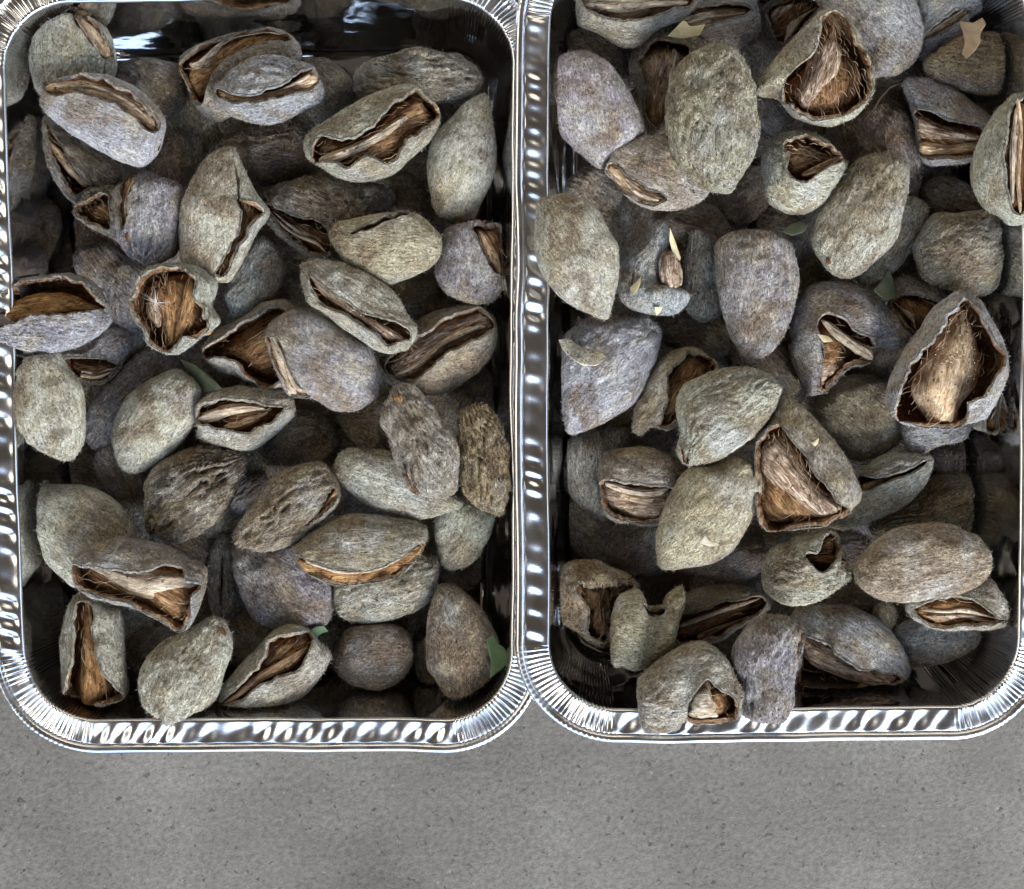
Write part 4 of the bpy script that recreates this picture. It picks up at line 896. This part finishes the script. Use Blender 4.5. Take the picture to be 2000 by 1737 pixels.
order = sorted(range(len(NUTS)), key=lambda i: (NUTS[i]['layer'], i))
built = {}; ZLOG = []
for i in order:
    s = NUTS[i]; s['seed'] = 100+i*7
    rng = np.random.default_rng(500+i)
    if 'k' not in s: s['k'] = 0.40 if s['op'] else 0.35
    m = almond_mesh(s, rng)
    # pixels in the photo frame -> metres in the nut's own frame (x along its length)
    Vl = m['V'].copy(); Vl[:, 1] *= -1
    th = math.atan2(-m['d'][1], m['d'][0])          # heading of the long axis in the world
    ca, sa = math.cos(th), math.sin(th)
    tilt = rng.normal(0, 0.05, 2)
    def world_dir(Vm):
        return np.column_stack([Vm[:, 0]*ca-Vm[:, 1]*sa, Vm[:, 0]*sa+Vm[:, 1]*ca, Vm[:, 2]])
    sc = PX*0.985
    x, y, z = drop(m['c'][0], m['c'][1], world_dir(Vl*sc), zmax={-1: 0.009, 0: 0.022, 1: 0.039, 2: 0.050, 3: 0.062, 4: 0.070}[s['layer']],
                   zmin={-1: 0.002, 0: 0.014, 1: 0.030, 2: 0.036, 3: 0.044, 4: 0.052}[s['layer']])
    sc = PX*(CAMD+RIM-z)/CAMD
    x, y = unproj(m['c'][0], m['c'][1], z)
    stamp(world_dir(Vl*sc), x, y, z)
    built[i] = (x, y, z, sc, m); ZLOG.append((s['layer'], round(z*1000)))
    tr_i = 0 if s['tray'] == A else 1
    Wv = world_dir(Vl*sc)+np.array([x, y, z])
    Wk = keep_inside(Wv, tr_i)-np.array([x, y, z])
    Vk = np.column_stack([Wk[:, 0]*ca+Wk[:, 1]*sa, -Wk[:, 0]*sa+Wk[:, 1]*ca, Wk[:, 2]])
    if np.abs(Wk-world_dir(Vl*sc)).max() > 1e-5: tilt = tilt*0
    me = mesh_from('hull', Vk, m['F'][:, ::-1] if True else m['F'], [M_FELT, M_IN], m['M'], attrs={'lip': m['lip']})
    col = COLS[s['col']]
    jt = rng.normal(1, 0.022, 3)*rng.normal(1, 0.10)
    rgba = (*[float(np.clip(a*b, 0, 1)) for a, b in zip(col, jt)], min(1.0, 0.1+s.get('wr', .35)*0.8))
    # normals for the fuzz
    Gl = m['G']*np.array([1, -1, 1]); Nl = grid_normals(Gl)
    if np.mean(Nl[..., 2]*Gl[..., 2]) < 0: Nl = -Nl
    root = bpy.data.objects.new('almond', None)
    COL.objects.link(root)
    root.location = (x, y, z); root.rotation_euler = (tilt[0], tilt[1], th)
    root.empty_display_size = 0.01
    tag(root, s['label'], 'almond', s['tray'].replace('almonds', 'buried almonds') if s.get('buried') else s['tray'])
    hull = link_mesh('hull', me, root); hull.color = rgba
    Gl = (Vk[:Gl.shape[0]*Gl.shape[1]]/sc).reshape(Gl.shape)
    HV, HFc = fuzz(Gl, Nl, 60 if s.get('buried') else 1100, rng)
    hz = link_mesh('fuzz', mesh_from('fuzz', HV*sc, HFc, [M_HAIR], smooth=False), root); hz.color = rgba
    tag(hz, kind='stuff')
    op = None
    if s['op']:
        op = poly(s['op'])
        O = to_frame(op, m['c'], m['d'], m['e'])
        g = m['gap'] > 0.05
        if g.any():
            zl = np.mean(m['b'].h[g]*np.sin(m['fa'][g])+m['b'].h[g]*np.sin(m['fb'][g]))/2
            wm = np.max(m['b'].w[g]*(np.cos(m['fa'][g])-np.cos(m['fb'][g])))/2
        else: zl, wm = 20, 10
        parts = list(s.get('parts', []))
        cc = op.mean(0)
        if s['fill'] == 'S':
            parts.insert(0, (cc+(op-cc)*1.02, s['sh'], 3 if wm < 20 else 5))
            if wm > 8:      # keel strip and a torn flap beside it
                qk = to_frame(op, cc, m['d'], m['e'])
                for fy, oy, lx, ck, dk in ((0.16, rng.uniform(-.3, .3), 0.92, 'p', 1.0), (0.22, rng.uniform(-.55, .55), rng.uniform(.5, .75), 'w' if s['sh'] != 'w' else 't', 3.0)):
                    q2 = qk*np.array([lx, fy]); q2[:, 1] += oy*wm+rng.normal(0, 1.2, len(q2)); q2[:, 0] += rng.normal(0, 3)
                    q2[:, 0] = np.clip(q2[:, 0], qk[:, 0].min()*0.86, qk[:, 0].max()*0.86)
                    # follow the bend of the gape
                    hi_, lo_ = slices(smooth_closed(qk), q2[:, 0]); mid_ = np.where(np.isnan(hi_), 0, (hi_+lo_)/2)
                    q2[:, 1] += np.nan_to_num(mid_)*0.9
                    q2[:, 1] = np.clip(q2[:, 1], np.where(np.isnan(lo_), -2, lo_*0.9), np.where(np.isnan(hi_), 2, hi_*0.9))
                    parts.append((cc+q2[:, :1]*m['d']+q2[:, 1:]*m['e'], ck, dk))
        elif s['fill'] == 'H' and wm > 9 and not s.get('nomat'):
            parts.insert(0, (cc+(op-cc)*0.95, 'r', 15))
        elif s['fill'] == 'K':
            q = to_frame(op, cc, m['d'], m['e'])*np.array([0.95, 0.5])
            parts.insert(0, (cc+q[:, :1]*m['d']+q[:, 1:]*m['e'], s['sh'], 7))
    else:
        parts = list(s.get('parts', [])); zl = m['b'].h.max()*0.7; wm = 20
    for k, (pp, cc_, dep) in enumerate(parts):
        pp = poly(pp) if isinstance(pp, str) else pp
        d2, e2 = frame_of(pp, None)
        if np.dot(d2, m['d']) < 0: d2, e2 = -d2, -e2
        if abs(np.dot(d2, m['d'])) < 0.5: d2, e2 = m['d'], m['e']
        c2 = (pp.max(0)+pp.min(0))/2
        Vs, Fs = shell_mesh(pp, d2, e2, c2, 0, 0.42, s['seed']+60+k, keel=0.25)
        off = to_frame(c2[None], m['c'], m['d'], m['e'])[0]
        a2 = math.atan2(np.dot(d2, m['e']), np.dot(d2, m['d']))
        Vq = np.column_stack([Vs[:, 0], -Vs[:, 1], Vs[:, 2]])*sc
        sh = link_mesh('shell', mesh_from('shell', Vq, Fs[:, ::-1], [M_SH[cc_]]), root)
        sh.location = (off[0]*sc, -off[1]*sc, (zl-dep)*sc)
        sh.rotation_euler = (0, 0, -a2)
    for (su, sv, sr, scol) in s.get('sc', []):
        q = to_frame(np.array([[su, sv]], float), m['c'], m['d'], m['e'])[0]
        Gf = m['G'].reshape(-1, 3); Gt = Gf[Gf[:, 2] > -5]
        nz = Gt[np.argmin((Gt[:, 0]-q[0])**2+(Gt[:, 1]-q[1])**2), 2]
        an = np.linspace(0, 2*math.pi, 9, endpoint=False)
        cp = np.column_stack([np.cos(an), np.sin(an)*0.8])*sr*(1+0.2*rng.normal(0, 1, (9, 1)))
        Vs, Fs = shell_mesh(cp, np.array([1., 0]), np.array([0., 1]), np.zeros(2), 0, 0.35, s['seed']+90, R=14, C=14, rough=0.7)
        so = link_mesh('stem_scar', mesh_from('stem_scar', Vs*sc, Fs, [M_SH[scol]]), root)
        so.location = (q[0]*sc, -q[1]*sc, (nz+1.5)*sc)
    if s.get('crumbs'):
        cu, cv, ru, rv, cn = s['crumbs']
        CV, CF = [], []
        Gf = m['G'].reshape(-1, 3)
        for t_ in range(cn):
            pu, pv = cu+rng.normal(0, ru*0.5), cv+rng.normal(0, rv*0.5)
            q = to_frame(np.array([[pu, pv]]), m['c'], m['d'], m['e'])[0]
            zz = zl-4+rng.uniform(-3, 6); r_ = rng.uniform(0.8, 2.2)
            b0 = len(CV)
            for dx, dy, dz in ((1, 0, -.4), (-.5, .9, -.4), (-.5, -.9, -.4), (0, 0, 1)):
                CV.append(((q[0]+dx*r_*rng.uniform(.6, 1.4)), -(q[1]+dy*r_), zz+dz*r_))
            CF += [(b0, b0+1, b0+3, b0+3), (b0+1, b0+2, b0+3, b0+3), (b0+2, b0, b0+3, b0+3)]
        cme = bpy.data.meshes.new('crumbs'); cme.from_pydata([tuple(np.array(v_)*sc) for v_ in CV], [], [f_[:3] for f_ in CF])
        cme.materials.append(M_PALE); cme.update()
        tag(link_mesh('crumbs', cme, root), kind='stuff')
    nf = s.get('nf', 20 if s['op'] else 0)
    if op is not None and nf:
        FV, FF = fibres(m['d'], m['e'], m['c'], op, zl-4, max(8, min(20, wm*0.6)), int(nf*1.1), rng, s['seed'])
        if FF:
            FV = np.array(FV); FV[:, 1] *= -1
            fo = link_mesh('fibres', mesh_from('fibres', FV*sc, FF, [M_FIB]), root)
            tag(fo, kind='stuff')
            s['fo'] = fo

# ------------------------------------------------------------------ scraps lying on the almonds
def scrap(name, label, cat, pts, mat, thick=1.6, curl=6.0, seed=0, group=None):
    P = poly(pts); c = (P.max(0)+P.min(0))/2
    d, e = frame_of(P, None)
    R, C = 22, 9
    b = Body(P, d, e, c, R, 0.02, sharp=True)
    t = np.linspace(0, 1, C)
    Y = b.lo[:, None]+(b.hi-b.lo)[:, None]*t[None]
    X = np.repeat(b.st[:, None], C, 1)
    L = b.len/2; W = max(4, b.w.max()/2)
    Zc = curl*((X/L)**2*0.6-((Y-b.c[:, None])/W)**2*0.35)+fbm(np.stack([X*0.05, Y*0.05, 0*X], -1), seed)*2.5
    th = math.atan2(-d[1], d[0]); ca, sa = math.cos(th), math.sin(th)
    u, v = c
    # lean on the surface below: fit a plane to the pile under the scrap
    z = 0.065
    x, y = unproj(u, v, z)
    lx = X.ravel()*PX; ly = -Y.ravel()*PX
    wx = lx*ca-ly*sa; wy = lx*sa+ly*ca
    iy, ix = cell(wx+x, wy+y); H = HF[iy, ix]
    Am = np.column_stack([np.ones_like(wx), lx, ly])
    co, *_ = np.linalg.lstsq(Am, H, rcond=None)
    co[1:] = np.clip(co[1:], -0.6, 0.6)
    base = Am @ co
    z0 = float(np.percentile(H-base, 92)+co[0])+0.0026
    x, y = unproj(u, v, z0)
    sc = PX*(CAMD+RIM-z0)/CAMD
    Zs = Zc.ravel()*sc+(co[1]*lx+co[2]*ly)
    top = np.column_stack([X.ravel()*sc, -Y.ravel()*sc, Zs]); bot = top-np.array([0, 0, thick*sc])
    V = np.concatenate([top, bot]); n = R*C
    F = [grid_faces(R, C), grid_faces(R, C, n, flip=True)]
    rim = list(range(0, C))+[r*C+C-1 for r in range(1, R)]+list(range((R-1)*C+C-2, (R-1)*C-1, -1))+[r*C for r in range(R-2, 0, -1)]
    rim = np.array(rim); r2 = np.roll(rim, -1)
    F.append(np.stack([rim, rim+n, r2+n, r2], -1))
    o = link_mesh(name, mesh_from(name, V, np.concatenate(F), [mat]))
    o.location = (x, y, z0); o.rotation_euler = (0, 0, th)
    tag(o, label, cat, group)
    return o

scrap('leaf_scrap', 'small green leaf scrap on the open almond at the bottom of the left tray', 'leaf', '609,1228 618,1222 633,1223 641,1235 628,1238 621,1243 616,1259 606,1259 606,1243', M_LEAFG, seed=1)
scrap('leaf_scrap', 'torn green leaf on the dark almond in the bottom right of the left tray', 'leaf', '949,1250 963,1243 971,1259 985,1267 996,1287 982,1304 957,1318 959,1290 952,1268', M_LEAFG, seed=2, curl=8)
scrap('leaf_scrap', 'dull green pointed leaf beside the open almond with the pitted shell', 'leaf', '1700,569 1720,550 1742,527 1751,547 1754,580 1731,587 1714,580', M_LEAFD, seed=3, curl=8)
scrap('leaf_scrap', 'dark green leaf deep between the curled hull and the pear shaped almond', 'leaf', '1525,455 1545,438 1565,430 1582,440 1570,454 1545,462', M_LEAFD, seed=4)
scrap('leaf_scrap', 'dark dry leaf under the empty boat shaped hull', 'leaf', '345,700 380,712 420,740 440,758 405,768 385,770 365,735', M_LEAFD, seed=5)
scrap('dry_leaf', 'tan forked dry leaf on the almond in the top right corner', 'leaf', '1882,31 1894,36 1904,42 1924,31 1929,45 1915,67 1913,84 1899,104 1880,120 1874,109 1885,84 1885,56', M_LEAFT, seed=6, curl=9)
scrap('dry_leaf', 'pale yellow green leaf flap by the papery shell at the top', 'leaf', '1305,67 1336,39 1347,53 1375,53 1367,70 1336,72', M_CHIP, seed=7, curl=9)
scrap('dry_leaf', 'golden leaf scrap behind the golden wrinkled almond', 'leaf', '1280,87 1305,95 1314,112 1297,114 1280,104', M_LEAFT, seed=8)
G_CH = 'yellow chips on the almonds'
scrap('chip', 'long yellow sliver above the broken shell tube', 'chip', '1306,448 1318,470 1332,503 1327,512 1314,495 1306,470', M_CHIP, seed=9, group=G_CH)
scrap('chip', 'yellow pointed chip left of the broken shell tube', 'chip', '1230,562 1252,541 1250,556 1246,566 1235,579', M_CHIP, seed=10, group=G_CH, curl=2)
scrap('chip', 'tiny yellow chip on the lower lip of the curled lavender hull', 'chip', '1277,600 1294,601 1290,610 1283,617', M_CHIP, seed=11, group=G_CH, curl=1)
scrap('chip', 'short yellow chip deep in the folded lavender hull', 'chip', '1594,653 1619,656 1630,667 1608,669', M_CHIP, seed=12, group=G_CH, curl=2)
scrap('chip', 'bright yellow chip lying across the papery shell of the folded hull', 'chip', '1630,678 1675,663 1681,670 1660,682 1636,690', M_CHIP, seed=13, group=G_CH, curl=2)
scrap('chip', 'pale chip with a broad end on the grey green almond', 'chip', '1367,1061 1378,1044 1384,1056 1400,1060 1403,1065 1385,1068', M_PALE, seed=14, group=G_CH, curl=2)
scrap('chip', 'pale thin chip, the right one of two on the grey green almond', 'chip', '1404,1062 1429,1053 1432,1061 1408,1068', M_PALE, seed=15, group=G_CH, curl=2)
scrap('chip', 'small yellow chip near the lower end of the folded brown hull', 'chip', '1553,996 1578,988 1575,997 1561,1002', M_CHIP, seed=16, group=G_CH, curl=2)
scrap('chip', 'tiny tan chip on the upper flank of the folded brown hull', 'chip', '1584,866 1600,856 1598,866 1592,872', M_CHIP, seed=17, group=G_CH, curl=2)
scrap('bark_chip', 'pale dirty bark chip stuck on the bluish broad almond', 'chip', '1092,664 1112,659 1134,676 1157,684 1175,688 1182,698 1165,715 1137,715 1112,698 1098,681', M_BARK, seed=18, thick=5)

def tube_obj(name, pts3, rad, mat, label=None, cat=None, parent=None, sides=8, taper=0.3, lump=0.15):
    pts3 = np.array(pts3, float); K = len(pts3)
    V, F = [], []
    for j in range(K):
        a = pts3[max(0, j-1)]; b = pts3[min(K-1, j+1)]
        t = (b-a)/np.linalg.norm(b-a)
        up = np.array([0, 0, 1.0]) if abs(t[2]) < 0.9 else np.array([1.0, 0, 0])
        n1 = np.cross(t, up); n1 /= np.linalg.norm(n1); n2 = np.cross(t, n1)
        r = rad*(1-taper*j/(K-1))*(1+lump*math.sin(j*1.9)+lump*random.uniform(-1, 1))
        for q in range(sides):
            an = 2*math.pi*q/sides
            V.append(pts3[j]+r*(n1*math.cos(an)+n2*math.sin(an)))
    for j in range(K-1):
        for q in range(sides):
            q2 = (q+1) % sides
            F.append((j*sides+q, j*sides+q2, (j+1)*sides+q2, (j+1)*sides+q))
    V.append(pts3[0]); V.append(pts3[-1])
    fo = [(len(V)-2, (q+1) % sides, q) for q in range(sides)]+[(len(V)-1, (K-1)*sides+q, (K-1)*sides+(q+1) % sides) for q in range(sides)]
    me = bpy.data.meshes.new(name); me.from_pydata([tuple(v) for v in V], [], F+fo)
    for p_ in me.polygons: p_.use_smooth = True
    me.materials.append(mat); me.update()
    o = link_mesh(name, me, parent)
    if label: tag(o, label, cat)
    return o

def twig(label, pxs, rad, mat=M_TWIG, lift=0.002, name='twig', cat='twig', zmin=0.0):
    P = poly(pxs); tt = np.linspace(0, len(P)-1, len(P)*4)
    Q = np.column_stack([np.interp(tt, np.arange(len(P)), P[:, k]) for k in range(2)])
    xyz = []
    for u, v in Q:
        x, y = unproj(u, v, 0.055)
        iy, ix = cell(np.array([x]), np.array([y])); z = max(HF[iy[0], ix[0]], zmin)
        xyz.append([u, v, z])
    xyz = np.array(xyz); xyz[:, 2] = gsm(xyz[:, 2], 3.0)+lift
    W = [(*unproj(u, v, z), z) for u, v, z in xyz]
    o = np.array(W).mean(0)
    ob = tube_obj(name, np.array(W)-o, rad, mat, label, cat); ob.location = o
    return ob

twig('dark reddish twig lying below the straw lined almond', '1262,414 1308,423 1336,437 1372,448 1405,468', 0.0011)
twig('thin dry upright stalk beside the curled lavender hull', '1333,448 1338,490 1343,530 1350,578', 0.0006, M_LEAFT, name='stalk', cat='stalk')
twig('black curled stem hanging from the lavender almond, upper right', '1764,160 1738,170 1718,192 1706,214 1690,232', 0.0006, name='stem', cat='stem')
twig('short dry stem rising from the open almond at the left rim', '80,565 77,548 77,532 83,521', 0.0005, M_TWIG, name='stem', cat='stem', lift=0.001)

# white seed tuft in the hollow hull
def tuft():
    u, v = 305, 592
    z = 0.066; x, y = unproj(u, v, z)
    V, F = [], []
    rg = np.random.default_rng(5)
    for i in range(26):
        a = rg.uniform(0, 2*math.pi); l = rg.uniform(18, 40)*PX
        dv = np.array([math.cos(a), math.sin(a), rg.uniform(0.0, 0.9)]); dv /= np.linalg.norm(dv)
        s_ = np.cross(dv, [0, 0, 1]); s_ /= np.linalg.norm(s_); n_ = np.cross(dv, s_)
        b = len(V); r = 0.00007
        for q in range(3):
            an = 2*math.pi*q/3
            V.append(tuple(r*(s_*math.cos(an)+n_*math.sin(an))))
        V.append(tuple(dv*l))
        F += [(b, b+1, b+3), (b+1, b+2, b+3), (b+2, b, b+3)]
    me = bpy.data.meshes.new('seed_tuft'); me.from_pydata(V, [], F); me.materials.append(M_WHITE); me.update()
    o = link_mesh('seed_tuft', me); o.location = (x, y, z)
    tag(o, 'white starry seed tuft caught in the fibre lined hollow hull', 'seed tuft')
tuft()
